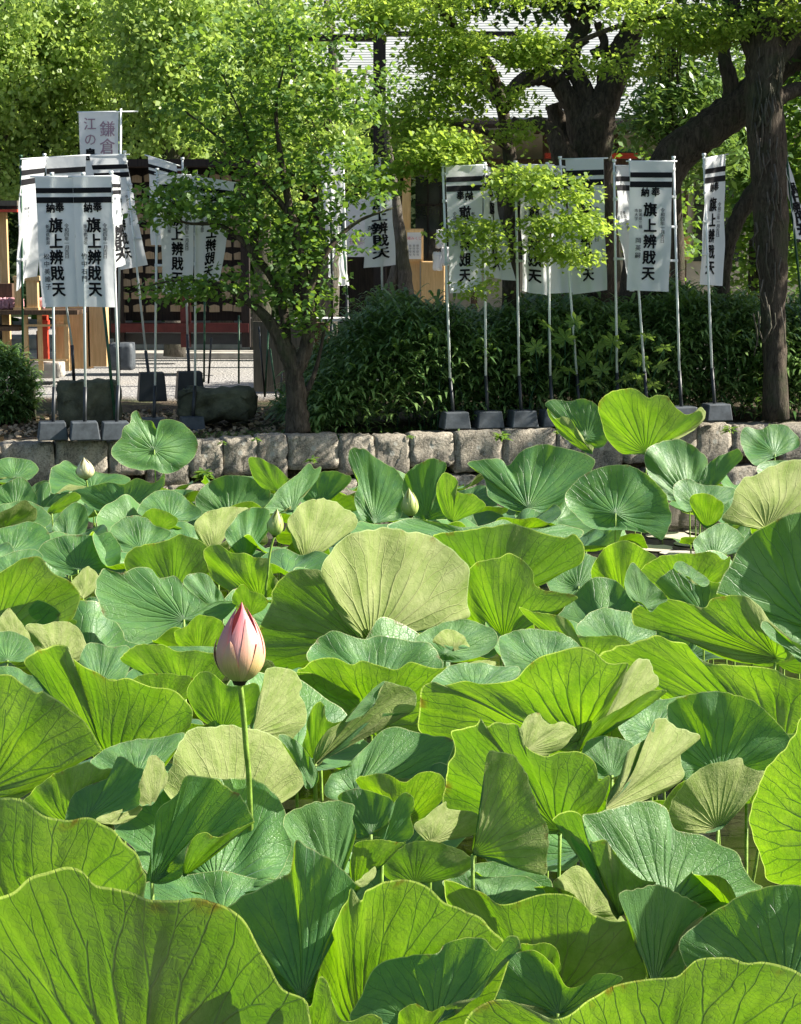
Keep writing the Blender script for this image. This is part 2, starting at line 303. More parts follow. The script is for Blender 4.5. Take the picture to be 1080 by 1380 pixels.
# ---------------- lotus leaves ----------------
ZW = -0.82
def catmull_closed(P, n):
    P = np.asarray(P, float); m = len(P); out = []
    sub = 12; t = (np.arange(sub) / sub)[:, None]
    for i in range(m):
        p0, p1, p2, p3 = P[(i - 1) % m], P[i], P[(i + 1) % m], P[(i + 2) % m]
        out.append(0.5 * ((2 * p1) + (-p0 + p2) * t + (2 * p0 - 5 * p1 + 4 * p2 - p3) * t ** 2 + (-p0 + 3 * p1 - 3 * p2 + p3) * t ** 3))
    Q = np.concatenate(out); D = np.linalg.norm(np.roll(Q, -1, 0) - Q, axis=1); L = np.concatenate([[0], np.cumsum(D)])
    Q = np.vstack([Q, Q[:1]]); s = np.linspace(0, L[-1], n, endpoint=False)
    return np.stack([np.interp(s, L, Q[:, k]) for k in range(3)], 1)
def leaf_mesh(C, rim, up, T, K, seed, bow=0.07, ripple=0.02, vein=0.003):
    """leaf surface spanned between the stalk end C and a closed rim; up = direction the upper side looks to"""
    g = np.random.default_rng(seed); R_ = catmull_closed(rim, T); th0 = np.arange(T) / T * 2 * math.pi; R_ = C + (R_ - C) * (1 + (0.012 * np.sin(g.integers(8, 14) * th0 + g.uniform(0, 6)) + 0.008 * np.sin(g.integers(19, 31) * th0 + g.uniform(0, 6))) * (0.5 + 0.5 * np.sin(2 * th0 + g.uniform(0, 6)) * np.sin(3 * th0 + g.uniform(0, 6))))[:, None]; size = np.mean(np.linalg.norm(R_ - C, axis=1))
    A = np.zeros(3)
    X = R_ - C; A = np.cross(X, np.roll(X, -1, 0)).sum(0); flip = np.dot(A, up) < 0
    if flip: R_ = R_[::-1]; A = -A
    nrm = A / (np.linalg.norm(A) + 1e-9)
    r = (np.arange(1, K + 1) / K) ** 0.9; th = np.arange(T) / T * 2 * math.pi
    P = C + (R_ - C)[None] * r[:, None, None]
    lens = np.linalg.norm(R_ - C, axis=1)
    w = np.zeros((K, T))
    w -= (bow * size * np.sin(math.pi * np.clip(r, 0, 1)) ** 0.8)[:, None]
    for k in (2, 3, 4, 6, 9):
        w += (ripple * size * g.uniform(0.4, 1) / (1 + 0.12 * k)) * (r ** 2.2 * (1 - 0.55 * r ** 8))[:, None] * np.sin(k * th + g.uniform(0, 6.3))[None]
    fx = r[:, None] * np.cos(th)[None]; fy = r[:, None] * np.sin(th)[None]
    for q in range(8):
        a = g.uniform(0, 6.3); f = g.uniform(2.5, 10); w += 0.013 * size * np.sin(f * (fx * math.cos(a) + fy * math.sin(a)) + g.uniform(0, 6.3))
    NV = 21; c = np.cos(NV * th); w -= (vein * (np.clip(c, 0, 1) ** 5 * 1.4 - 0.35)[None]) * (np.sin(math.pi * np.clip(r, 0, 1) ** 0.8) ** 0.6)[:, None] * (size / 0.3)
    P = P + nrm[None, None] * w[:, :, None]
    V = np.concatenate([(C - nrm * 0.0)[None], P.reshape(-1, 3)])
    # quads + centre as quads with doubled vertex is untidy: use triangles for the centre through degenerate-free split
    i = np.arange(T); j = (i + 1) % T; F = []
    for k in range(K - 1):
        a = 1 + k * T + i; b = 1 + k * T + j; c2 = 1 + (k + 1) * T + j; d = 1 + (k + 1) * T + i
        F.append(np.stack([a, d, c2], 1)); F.append(np.stack([a, c2, b], 1))
    F.append(np.stack([np.zeros(T, int), 1 + i, 1 + j], 1)); F = np.concatenate(F)
    ph = 0.5 / NV
    # per-loop uv (u must not wrap inside a face)
    uvu = np.concatenate([[0], np.tile(i / T + ph, K)]); uvv = np.concatenate([[0.0], np.repeat(r, T)])
    lu = uvu[F]; lv = uvv[F]
    wrap = (lu.max(1) - lu.min(1)) > 0.5; lw = lu[wrap]; lw[lw < 0.5 + ph] += 1.0; lu[wrap] = lw
    cen = F[:, 0] == 0; lu[cen, 0] = 0.5 * (lu[cen, 1] + lu[cen, 2])
    ff = np.stack([np.concatenate([[0], fx.ravel()]), np.concatenate([[0], fy.ravel()])], 1)[F] + g.uniform(0, 40)
    return mesh_np('lotus_blade', V, F, True, {'polar': np.stack([lu, lv], -1), 'flat': ff}), nrm, size
def stalk(parent, C, seed, rad=0.0065, zb=ZW - 0.05):
    g = random.Random(seed); bx, by = C[0] + g.uniform(-0.08, 0.08), C[1] + g.uniform(-0.02, 0.12); L = C[2] - zb
    pts = []
    for t in (0, 0.35, 0.7, 1.0):
        pts.append((C[0] + (bx - C[0]) * t * t, C[1] + 0.0 + (by - C[1]) * t * t, C[2] - L * t))
    return MB().tube([np.array(p) for p in smooth_path(pts, 4)], [rad * (0.85 + 0.03 * i) for i in range(13)], 7).build('stalk', M['stalk'], parent, True)
LEAVES = []
def L(side, d, a, b, c, pts, label=None, cdz=0.0, bow=None):
    LEAVES.append((side, d, a, b, c, pts, label, cdz, bow))
# side T: upper face towards us, U: underside towards us. dz(m) = a*right + b*up
L('U',4.0,-.1,-.6,(200,1485),[0,1206,25,1190,55,1173,90,1167,115,1166,130,1180,150,1188,180,1196,193,1210,205,1220,230,1221,255,1219,280,1224,303,1228,325,1245,345,1275,360,1303,385,1335,417,1355,410,1420,330,1520,180,1570,0,1560,-120,1460,-130,1330,-70,1250],'biggest glowing green lotus leaf at the bottom edge beside the blue green folded leaf')
L('U',4.7,-.1,-.5,(50,1330),[-20,1082,0,1078,25,1080,50,1096,75,1106,115,1106,130,1107,160,1125,185,1145,197,1165,200,1185,180,1290,100,1380,-20,1400,-120,1300,-110,1150],'yellow green lotus leaf rising behind the biggest bottom leaf at the left edge')
L('T',4.95,.1,1.3,(300,1240),[188,1197,205,1185,235,1177,290,1175,330,1180,375,1186,400,1195,400,1230,330,1262,240,1262,200,1235],'flat mid green lotus leaf seen as a band above the biggest glowing leaf')
L('T',4.35,-.75,.6,(411,1348),[400,1137,415,1140,440,1155,462,1170,477,1187,476,1200,470,1215,455,1230,447,1255,435,1290,425,1325,420,1355,395,1343,375,1328,360,1303,345,1275,325,1245,303,1228,320,1215,345,1200,360,1190,385,1178,393,1160],'folded blue green lotus leaf with a sharp lower tip among the front leaves',0,.03)
L('U',4.5,-.3,-.45,(491,1400),[474,1195,487,1212,495,1200,515,1187,525,1182,545,1181,570,1190,600,1215,625,1225,645,1240,665,1262,679,1275,684,1300,650,1380,580,1440,480,1450,425,1420,420,1355,435,1290,447,1255,460,1228,470,1212],'bright lotus leaf with closely pleated ribs right of the folded blue green leaf')
L('U',4.45,.9,.1,(488,1190),[478,1190,486,1184,500,1172,506,1168,507,1178,498,1190,488,1196])
L('T',4.1,-.5,.9,(585,1385),[472,1372,480,1350,495,1320,510,1300,530,1290,560,1288,590,1285,600,1272,620,1266,640,1265,655,1268,668,1280,688,1264,700,1268,705,1280,692,1285,672,1302,655,1325,645,1342,620,1350,585,1362,560,1356,545,1358,538,1370,535,1395,490,1400],'dark teal lotus leaf with a pale sheen lying low at the bottom centre',0,.05)
L('U',4.05,-.1,-.5,(565,1405),[536,1380,541,1361,558,1354,582,1362,600,1358,590,1378,570,1400,545,1410])
L('U',3.9,-.1,-.5,(415,1440),[350,1300,372,1328,395,1343,418,1356,425,1330,432,1317,440,1322,450,1345,462,1368,475,1372,495,1366,508,1368,515,1385,500,1450,400,1480,330,1440,320,1340],'light green wavy lotus leaf peeking out under the tip of the folded blue green leaf')
L('U',3.95,-.15,-.5,(900,1500),[628,1382,632,1366,645,1355,665,1348,690,1350,720,1362,742,1372,758,1372,780,1360,800,1342,825,1325,850,1317,880,1314,912,1314,925,1305,940,1294,965,1291,985,1293,1005,1302,1030,1298,1060,1302,1090,1310,1150,1340,1200,1420,1150,1520,950,1580,750,1540,640,1450],'widest glowing lotus leaf filling the bottom right corner')
L('T',4.25,-.4,.8,(752,1366),[668,1290,690,1285,720,1280,745,1300,765,1330,790,1325,800,1316,815,1312,838,1319,800,1342,780,1362,757,1374,742,1366,720,1354,690,1347,665,1348,640,1385,620,1400,640,1330,660,1300],'blue green dished lotus leaf with a pointed dip above the bottom right leaf')
L('U',4.6,-.2,-.5,(730,1340),[700,1277,718,1272,742,1273,752,1284,757,1306,740,1310,715,1295])
L('U',4.9,-.2,-.5,(750,1345),[597,1192,605,1188,640,1200,655,1205,670,1215,690,1218,710,1212,735,1207,755,1207,775,1212,790,1222,800,1233,820,1238,838,1240,847,1243,860,1275,873,1310,850,1345,780,1390,700,1380,640,1330,610,1250],'olive lit lotus leaf with forked veins below the teal wavy rim')
L('T',5.1,.2,.9,(660,1225),[597,1192,612,1181,625,1173,640,1178,660,1183,690,1181,715,1182,733,1198,730,1225,680,1235,630,1222],None)
L('T',4.7,.3,.25,(882,1330),[833,1207,845,1200,865,1194,885,1193,905,1198,925,1210,940,1217,953,1227,935,1242,920,1258,915,1272,925,1285,920,1310,900,1325,880,1335,872,1310,860,1270,845,1240],'upright pale green wedge shaped lotus leaf between two darker ones on the lower right')
L('T',4.5,-.3,.6,(1060,1340),[917,1270,925,1258,940,1245,960,1228,985,1215,1010,1203,1040,1195,1080,1193,1130,1200,1180,1260,1150,1340,1060,1370,960,1350,925,1300],'dull green half shaded lotus leaf at the right edge above the widest leaf')
L('T',5.1,.1,1.2,(950,1225),[905,1200,920,1195,940,1196,960,1203,990,1214,960,1235,940,1232,915,1222],'narrow green lotus leaf edge showing under the large grey green leaf')
L('T',5.0,.35,.8,(905,1225),[787,1100,800,1097,830,1088,860,1082,885,1083,900,1092,910,1115,925,1122,950,1128,975,1140,992,1150,1000,1170,1015,1187,1030,1195,1010,1205,990,1213,960,1228,900,1235,860,1215,830,1180,805,1140],'large grey green sunlit lotus leaf with a lime front lip on the lower right')
L('U',4.92,-.3,-.4,(836,1235),[745,1105,760,1095,775,1093,785,1100,790,1118,800,1132,815,1132,825,1150,840,1170,870,1185,885,1190,860,1196,840,1225,830,1238,818,1205,805,1165,790,1130,765,1116],None)
L('U',5.25,.6,.1,(790,1232),[745,1190,758,1180,775,1167,795,1175,810,1190,822,1215,845,1242,830,1245,790,1230,760,1212],'small tent shaped pale lotus leaf hanging below a bright stalk')
L('U',4.9,-.35,-.2,(1150,1130),[1100,960,1070,990,1052,1015,1035,1035,1022,1060,1012,1090,1012,1112,1020,1140,1030,1165,1035,1185,1060,1194,1085,1194,1200,1200,1260,1100,1220,980],'tall glowing green lotus leaf cut by the right edge of the view')
L('U',5.6,.35,0,(968,1118),[905,1085,912,1070,925,1050,950,1033,975,1025,1000,1022,1005,1032,1020,1038,1030,1040,1025,1055,1010,1075,990,1095,970,1113,940,1123,915,1122,903,1105],'cupped lotus leaf with white sun patches beside the tall right edge leaf')
L('U',5.5,.9,-.05,(812,1094),[813,1090,825,1065,840,1040,850,1010,880,990,882,970,895,968,910,975,925,985,943,990,935,1000,922,1010,920,1030,922,1045,912,1055,895,1070,880,1078,860,1082,835,1089],'cream coloured lotus leaf turned over and sunlit in front of the darkest leaf',0,.03)
L('T',6.0,-.9,.25,(970,1045),[900,953,910,945,930,935,960,932,990,935,1015,945,1040,965,1062,990,1064,1000,1055,1015,1040,1035,1020,1042,1005,1040,998,1033,975,1034,950,1042,925,1055,918,1040,910,1010,900,980],'darkest bottle green lotus leaf in shade right of the cream one')
L('T',6.15,.4,.9,(880,985),[830,972,850,955,870,945,900,942,930,937,915,955,910,970,900,985,882,998,870,1015,850,1005],'small bright green lotus leaf squeezed between the cream leaf and the darkest leaf')
L('T',5.85,0,.8,(825,1045),[785,1012,795,998,810,992,835,995,855,1005,850,1025,835,1045,810,1050,795,1045],'small veined dark green lotus leaf left of the cream turned leaf')
L('U',5.5,0,-.25,(-20,1065),[0,912,25,920,50,932,62,927,75,935,95,955,112,975,128,1003,133,1015,110,1028,90,1042,75,1060,45,1068,20,1080,-30,1110,-120,1100,-150,1000,-80,920],'dark green back lit lotus leaf with wide ribs at the left edge')
L('U',5.8,-.3,-.45,(165,1045),[33,893,45,880,60,873,80,868,92,872,93,885,110,897,130,905,150,917,175,918,200,925,225,930,248,942,262,955,260,975,250,985,245,1000,215,1040,170,1055,135,1035,125,1003,110,975,95,955,75,935,55,915],'long bright lime lotus leaf sweeping down from the left edge towards the bud stem')
L('T',5.4,.1,1.1,(185,1045),[123,1025,140,1012,165,1000,200,995,247,990,243,1003,225,1022,210,1045,180,1055,150,1048,130,1038],'flat teal lotus leaf just under the lime sweeping leaf')
L('U',5.2,-.3,-.4,(100,1120),[33,1080,45,1065,60,1052,85,1038,105,1030,122,1028,135,1035,152,1040,140,1065,115,1085,100,1105,83,1112,60,1102,40,1088],'small vivid yellow green crinkled lotus leaf at the left above a big leaf')
L('T',5.0,-.4,.7,(115,1108),[88,1105,92,1090,98,1070,110,1062,130,1055,150,1045,155,1025,165,1020,180,1030,195,1040,188,1055,188,1075,185,1085,165,1095,145,1100,125,1107,105,1110],'crumpled teal lotus leaf with a ragged upper edge left of the turned leaf')
L('U',5.05,.8,0,(205,1085),[188,1052,205,1018,222,1032,224,1050,214,1066,202,1078,190,1085])
L('U',4.95,.8,.1,(150,1110),[128,1106,150,1095,183,1085,193,1090,176,1105,155,1112])
L('U',5.4,.65,.1,(300,1120),[222,1060,230,1030,235,1010,245,995,262,982,290,979,310,978,340,982,365,990,385,1005,400,1020,408,1040,412,1055,400,1068,380,1080,340,1100,300,1125,260,1110,235,1085],'broad wrinkled pale underside of a lotus leaf behind the stem of the pink bud')
L('T',5.28,.1,.5,(420,1062),[375,992,385,990,405,1003,420,1025,430,1045,424,1060,412,1062,406,1040,396,1020,385,1006])
L('T',4.75,-.75,.4,(205,1190),[198,1185,202,1160,208,1110,215,1090,240,1070,252,1047,275,1047,295,1052,320,1070,333,1085,342,1108,325,1115,300,1124,275,1122,260,1130,252,1145,250,1165,245,1180,235,1187,215,1192],'twisted dark teal lotus leaf with parallel ribs below the pink bud stem',0,.03)
L('U',4.68,-.4,-.4,(250,1180),[250,1170,252,1150,258,1133,272,1123,300,1125,342,1109,320,1125,300,1145,275,1163,258,1175])
L('T',5.1,0,.95,(290,1190),[155,1120,175,1100,205,1078,230,1064,255,1055,300,1048,330,1048,355,1055,375,1075,388,1105,400,1150,390,1190,330,1205,260,1205,205,1185,180,1145],'broad soft green lotus leaf behind the twisted dark teal leaf')
L('T',4.65,.35,.25,(450,1195),[381,1110,385,1100,400,1090,425,1082,450,1079,470,1082,478,1086,475,1105,480,1120,475,1145,468,1165,462,1178,440,1190,415,1190,395,1195,370,1190,385,1165,393,1140,386,1122],'pale lime upright lotus leaf with a scalloped top in front centre left')
L('T',4.8,-.5,.3,(515,1140),[482,1132,510,1130,525,1110,530,1085,545,1068,557,1075,558,1090,553,1100,558,1118,555,1128,545,1134,510,1138],'blue green lotus leaf rolled to a point at the centre front')
L('U',4.85,-.05,-.3,(478,1205),[470,1180,475,1150,482,1135,510,1133,545,1134,535,1145,520,1160,505,1172,492,1190,480,1200])
L('T',5.25,-.3,.7,(500,1125),[455,1075,480,1063,505,1068,530,1080,525,1105,505,1120,480,1128,470,1100],'shaded dark teal lotus leaf left of the rolled pointed leaf')
L('U',5.1,.1,-.1,(560,1190),[515,1160,545,1140,565,1133,590,1135,610,1142,640,1160,620,1180,570,1190,530,1188,515,1175],'dim olive lotus leaf low in the gap at the front centre')
L('T',6.1,.1,.9,(480,1068),[438,1072,440,1055,448,1042,470,1030,500,1000,515,985,535,979,560,985,580,990,605,995,612,1005,605,1025,598,1045,575,1055,550,1050,520,1052,500,1060,485,1070,455,1080],'blue green ruffled lotus leaf half in shadow at the middle')
L('U',5.7,-.2,-.4,(545,1110),[480,1052,500,1043,520,1045,545,1055,565,1042,585,1040,600,1048,598,1075,580,1095,560,1112,530,1095,500,1075],'small glowing lotus leaf under the blue green ruffled one')
L('U',5.3,-.4,-.3,(755,1118),[597,1085,600,1050,607,1030,612,1010,605,990,615,985,640,975,650,967,655,980,675,975,695,978,705,995,710,1005,735,1015,760,1013,780,1015,795,1022,803,1040,805,1055,820,1048,815,1075,800,1100,770,1118,740,1122,700,1115,650,1098,620,1095],'large lime lotus leaf with a wavy top behind the dark upright half leaf')
L('U',5.0,.2,0,(637,1152),[637,1145,645,1110,650,1080,655,1050,658,1013,685,1015,700,1025,712,1050,720,1075,730,1100,740,1120,738,1150,735,1178,710,1168,680,1158,655,1153],'upright grey green half folded lotus leaf with sun spots in the centre')
L('U',5.15,.75,.05,(580,1135),[560,1115,575,1100,600,1080,605,1090,640,1095,648,1110,640,1125,600,1132,580,1138],'small pale sunlit lotus underside left of the upright half folded leaf')
L('U',5.7,.75,0,(705,1015),[698,985,712,965,725,960,740,975,760,973,778,985,765,1000,750,1015,725,1020,708,1012],'little cream lotus leaf fold above the large lime leaf')
L('T',5.3,.1,.9,(640,1210),[575,1205,600,1180,630,1168,670,1160,710,1170,745,1190,740,1215,690,1235,620,1235],'dark green lotus leaf below the upright half folded leaf')
L('U',6.2,-.3,-.4,(778,1000),[567,980,568,955,570,925,585,918,600,925,625,918,650,922,680,920,700,910,720,890,740,880,765,874,785,872,800,877,820,890,845,892,847,897,840,918,830,940,815,970,800,1000,770,1015,735,1005,690,993,650,985,620,987,590,989],'wide lime lotus leaf like an open fan with fine forked veins in the right middle')
L('U',6.1,.8,0,(785,1004),[825,942,835,920,850,898,865,887,880,895,888,915,888,925,870,932,850,945,830,955,810,975,795,995,783,1004,795,975])
L('U',6.05,-.1,-.2,(780,1014),[782,1010,800,978,830,957,870,935,890,926,900,930,880,947,840,967,810,992,792,1014])
L('T',6.6,.3,1.2,(640,930),[580,922,600,902,610,897,640,893,670,895,700,900,695,915,675,925,640,932,600,932],'flat pale teal lotus leaf resting above the wide fan shaped leaf')
L('U',6.75,.8,.1,(625,925),[608,922,618,902,645,890,672,893,648,902,630,915,618,928])
L('U',7.4,0,-.4,(1045,888),[853,823,880,810,905,808,930,812,950,818,960,807,985,802,1005,805,1025,818,1040,838,1060,855,1075,870,1072,884,1050,892,1030,893,1000,895,975,888,950,877,930,864,905,852,880,847,855,842],'long lime lotus leaf with streaming veins at the right below the huge dark leaf')
L('T',7.3,.4,.3,(868,818),[842,790,845,770,853,758,865,770,880,785,900,807,888,815,878,825,865,812,850,808])
L('T',7.1,.4,.4,(1100,895),[1025,845,1032,837,1045,845,1060,860,1080,870,1100,885,1105,900,1080,892,1060,875,1040,862],'rolled bright rim of a lotus leaf at the right edge')
L('U',6.7,-.2,-.4,(1060,1000),[800,885,815,878,845,868,865,862,885,858,905,865,925,865,940,880,960,892,985,895,1020,895,1045,900,1060,912,1080,920,1110,930,1130,960,1100,1000,1060,1010,1040,985,1010,965,980,950,930,950,900,945,880,930,850,905,820,895],'long wavy mid green lotus leaf running to the right edge over the darkest leaf')
L('T',7.9,.3,1.2,(840,872),[777,848,785,835,800,823,820,820,835,823,850,825,860,843,885,848,880,862,860,872,845,878,820,868,795,865],'pale green flat lotus leaf lit by the sun behind the long lime leaf')
L('U',7.6,-.1,-.4,(800,895),[700,818,725,825,750,828,770,840,780,855,800,858,830,858,850,868,835,880,810,888,790,885,765,866,740,852,715,838],'narrow lime lotus rim left of the pale flat lit leaf')
L('T',8.0,-.8,.5,(890,880),[850,875,870,855,890,847,915,855,930,868,905,878,880,882],'small shaded teal lotus leaf under the long lime leaf')
L('T',8.3,-1,.15,(1100,850),[965,800,975,775,985,760,1000,735,1020,715,1050,700,1085,690,1200,700,1240,780,1200,870,1110,880,1080,872,1050,858,1030,832,1000,812,970,800],'huge dark green shaded lotus leaf at the right edge')
L('T',8.7,-.8,.6,(950,830),[880,795,895,777,920,765,950,780,985,790,1010,800,1020,825,985,825,960,825,945,830,915,825,888,818],'dark shaded lotus leaf left of the huge dark green leaf')
L('T',8.6,.5,.5,(930,785),[908,765,918,756,940,769,957,783,948,791,930,779])
L('U',9.6,-.1,-.4,(930,800),[860,775,880,755,905,748,930,745,960,745,975,755,985,750,980,775,965,788,950,790,920,785,895,790,875,788],'yellow green lotus leaf with a frayed tip behind the dark shaded one')
L('T',11,.3,.8,(965,752),[935,730,950,715,970,705,985,708,1003,722,1000,735,975,745,955,752,940,748],'small pale lotus leaf near the open patch of water')
L('U',12,.75,.05,(1035,714),[975,700,985,680,990,660,1005,645,1020,640,1035,630,1050,625,1080,618,1120,625,1130,680,1080,700,1050,707,1030,714,1000,709],'large cream ribbed lotus underside at the right edge under the stone wall')
L('U',8.3,.8,.05,(498,866),[430,770,440,752,455,738,470,725,490,715,515,712,550,715,580,722,605,735,620,752,628,770,629,795,631,815,632,832,600,838,570,845,545,855,520,864,497,868,470,845,450,812,438,790],'largest cream coloured lotus leaf underside with fanned ribs in the centre',0,.04)
L('U',8.6,.1,.0,(490,866),[348,850,362,820,370,790,385,775,400,767,420,768,435,772,445,790,460,815,478,845,490,866,470,875,440,880,420,890,400,900,380,908,355,908,338,892,343,868],'dark olive lotus underside joined left of the largest cream leaf behind the bud')
L('T',7.3,.2,1.0,(510,925),[413,885,425,862,440,855,450,852,470,858,490,860,510,855,530,860,555,865,575,868,590,880,597,897,585,908,565,905,545,908,530,912,510,905,490,902,470,902,450,897,425,898],'wavy blue green lotus leaf directly below the largest cream leaf')
L('U',7.0,-.2,-.45,(505,975),[400,905,410,900,425,888,450,885,475,893,490,888,510,895,535,902,555,893,575,897,595,900,608,900,612,930,605,965,600,1000,560,1005,520,1000,480,985,445,965,430,945,412,925],'mid green lotus leaf with a shaded hollow under the wavy blue green leaf')
L('U',6.3,.3,0,(425,1030),[465,970,490,945,505,930,517,917,530,920,545,925,555,928,562,940,560,955,555,960,530,960,510,962,490,975,475,990,455,1005,432,1030,423,1030,425,1010,440,985],'narrow rolled lotus leaf with a blue upper strip pointing up right',0,.02)
L('T',6.22,.0,.6,(505,950),[466,973,480,968,495,960,506,945,512,930,519,917,505,927,490,942,478,957])
L('U',6.45,-.2,-.2,(425,1025),[408,1003,413,985,418,960,430,945,437,950,440,965,450,973,468,972,458,988,442,1005,427,1025,412,1015],'small green lotus leaf with a hooked rim left of the narrow rolled leaf')
L('U',5.95,.85,0,(333,992),[333,985,345,960,350,930,362,902,380,900,398,905,408,922,402,935,412,950,415,965,405,985,392,998,375,992,350,985],'cream crumpled lotus underside immediately right of the pink bud stem')
L('U',7.2,-.2,-.4,(250,940),[163,893,170,878,185,870,205,868,240,875,270,878,292,882,305,905,290,925,255,935,220,920,190,905],'lime lotus leaf left of the pink bud at its height')
L('T',7.4,.2,1.2,(270,888),[205,873,225,870,260,872,300,872,310,882,290,888,240,884])
L('U',6.5,-.1,-.3,(300,985),[252,930,265,910,278,905,295,915,320,925,345,920,352,935,347,955,335,978,300,985,270,970,258,950],'green ribbed lotus leaf directly behind the pink bud stem')
L('U',6.7,.0,-.4,(220,950),[172,925,185,912,205,908,230,908,257,913,265,930,245,945,215,945,190,938],'small yellow green lotus rim between the lime leaf and the sweeping leaf')
L('T',9.3,.2,.7,(248,835),[127,795,130,780,140,768,150,770,165,773,175,768,190,765,205,768,215,778,235,775,250,790,260,800,280,815,295,810,320,812,300,835,280,838,260,838,245,852,238,855,240,865,238,875,215,868,190,868,170,862,165,850,155,838,140,830,135,815],'large sunlit pale green lotus leaf with a scalloped rim up left of the pink bud')
L('T',9.8,.3,.6,(290,820),[248,780,262,772,280,775,295,795,305,812,290,822,265,815,252,800],'small pale lotus leaf tucked behind the large sunlit scalloped leaf')
L('U',9.0,-.2,-.4,(270,880),[235,852,250,845,265,830,280,830,300,838,300,858,288,875,262,880,242,872])
L('U',9.4,-.2,-.4,(338,830),[313,808,318,795,328,787,340,797,355,802,362,812,350,825,325,828],'small bright yellow green lotus tip just above the pink bud')
L('T',9.9,-.8,.5,(140,880),[103,828,110,812,128,805,135,825,145,838,160,850,168,868,145,882,120,880,105,860],'shaded dark teal lotus leaf left of the large sunlit scalloped leaf')
L('U',9.0,-.1,-.4,(-10,865),[-60,840,-65,800,-20,780,10,765,35,750,55,750,70,768,90,780,100,795,105,810,100,832,88,834,75,818,60,808,40,806,20,812,0,824,-20,860],'drooping lime lotus leaf at the left edge with its rim bent over')
L('U',9.3,0,-.2,(60,860),[8,832,30,808,50,803,75,815,90,832,103,840,78,855,50,862,25,855],'small shaded olive lotus leaf under the drooping left edge leaf')
L('U',8.7,.6,.1,(20,868),[-5,845,10,820,20,828,35,848,42,864,20,872,0,868],'pale pointed lotus tip at the left edge')
L('U',8.3,.6,.05,(75,895),[35,842,60,841,85,837,105,845,114,865,116,880,106,890,92,888,75,880,60,890,46,882,42,860],'cream and green folded lotus leaf near the left edge')
L('T',8.0,.2,1.1,(10,890),[-30,860,0,850,20,852,42,865,47,885,30,892,15,892,0,892,-30,892],'blue green lotus leaf at the left edge below the pale tip')
L('T',6.9,.2,1.2,(20,935),[-30,908,0,899,20,899,38,908,60,925,50,936,25,932,0,930,-30,930],'thin teal lotus strip at the left edge above the dark back lit leaf')
L('T',7.7,.2,.8,(135,925),[107,895,115,870,130,866,150,872,172,870,178,885,170,910,155,925,140,925,120,910],'plain pale teal lotus leaf behind the lime sweeping leaf')
L('U',10.0,.7,.05,(112,805),[92,792,105,775,117,763,130,772,134,785,122,800,108,806],'small cream cone shaped lotus leaf left of the scalloped leaf')
L('T',17.2,.3,.35,(208,606),[150,610,155,597,163,590,167,575,175,570,178,557,185,553,192,565,205,567,211,578,216,567,230,565,248,572,262,585,267,600,262,615,250,628,235,636,220,638,205,632,190,634,170,628,157,620],'lone round lotus leaf standing above the rest in front of the wall blocks',0,.05)
L('T',15.6,.2,.9,(125,656),[67,655,68,635,80,625,90,620,105,628,125,635,150,638,176,645,165,658,150,662,130,660,110,656,95,652,82,660,72,666],'spread lotus leaf behind the leftmost white bud')
L('T',16.5,.2,.9,(20,645),[-15,628,10,616,40,620,52,632,45,642,30,648,12,643,-10,645],'farthest left lotus leaf below the stone wall')
L('T',15.3,-.1,.7,(20,685),[-15,665,15,648,30,643,42,655,50,672,45,688,25,692,0,690],'upright green lotus leaf at the left edge near the wall')
L('T',14,.3,.9,(20,712),[-20,690,20,676,45,678,60,688,70,700,55,712,20,716,-20,716],'sunny lotus leaf at the left edge with a dished middle')
L('T',12.6,.2,1.0,(15,745),[-25,720,12,710,40,703,60,712,68,725,52,742,20,750,-25,750],'wide pale lotus leaf at the left edge beside the bluish ruffled leaf')
L('T',11.6,.0,.8,(105,768),[50,745,62,730,85,722,110,720,130,722,148,718,162,735,162,758,147,765,130,774,110,772,92,775,72,765,58,755],'bluish dished lotus leaf with dark wrinkles near the left edge')
L('T',10.8,.2,1.1,(20,775),[-20,762,18,744,45,740,58,750,45,765,20,778,-15,780],'dull flat lotus leaf behind the drooping left edge leaf')
L('T',14.6,-.3,.8,(165,688),[98,662,120,655,145,650,165,652,185,645,205,650,221,643,218,658,200,672,188,688,170,695,158,688,140,692,122,684,108,672],'ruffled blue green lotus leaf behind the stem of the leftmost bud')
L('T',13.5,.2,.4,(92,730),[70,715,82,692,98,678,112,680,119,695,117,712,107,728,88,732],'small upright bright lotus leaf under the rolled green leaf')
L('U',13.9,-.3,-.2,(70,690),[64,690,73,678,95,664,105,665,108,672,96,682,80,691],'tightly rolled young lotus leaf slanting on the left')
L('T',12.5,.2,.7,(190,742),[148,715,163,700,180,695,195,697,210,708,230,716,222,728,202,733,188,745,170,747,157,732],'round sunny lotus leaf below the ruffled blue green one')
L('T',14.1,.2,.9,(230,700),[185,688,200,668,220,660,240,663,258,678,272,690,264,700,240,702,215,698,198,698],'domed light lotus leaf left of the dark ribbed one')
L('U',13.7,-.2,-.4,(215,712),[190,698,205,685,225,690,240,700,232,712,212,716,196,710])
L('T',14.8,-.05,.45,(310,700),[263,675,275,655,290,645,310,641,335,643,350,650,364,662,358,685,332,697,300,700,275,695],'ribbed medium green lotus leaf with shadowed pleats left of the striped curled one')
L('U',12.9,.75,.05,(285,742),[262,715,265,700,285,688,310,683,335,686,326,697,312,712,302,728,290,742,276,738],'cream turned lotus leaf left of the small green bud')
L('U',11.2,0,-.35,(235,800),[168,752,180,740,200,733,225,728,240,720,250,722,270,730,284,745,282,770,255,785,225,790,200,782,175,775],'olive lit lotus leaf cup above the large scalloped leaf')
L('T',12.3,.35,.4,(332,752),[303,722,312,705,325,690,345,683,362,688,363,712,350,732,338,750,318,745],'bright smooth lotus leaf behind the small green bud stem')
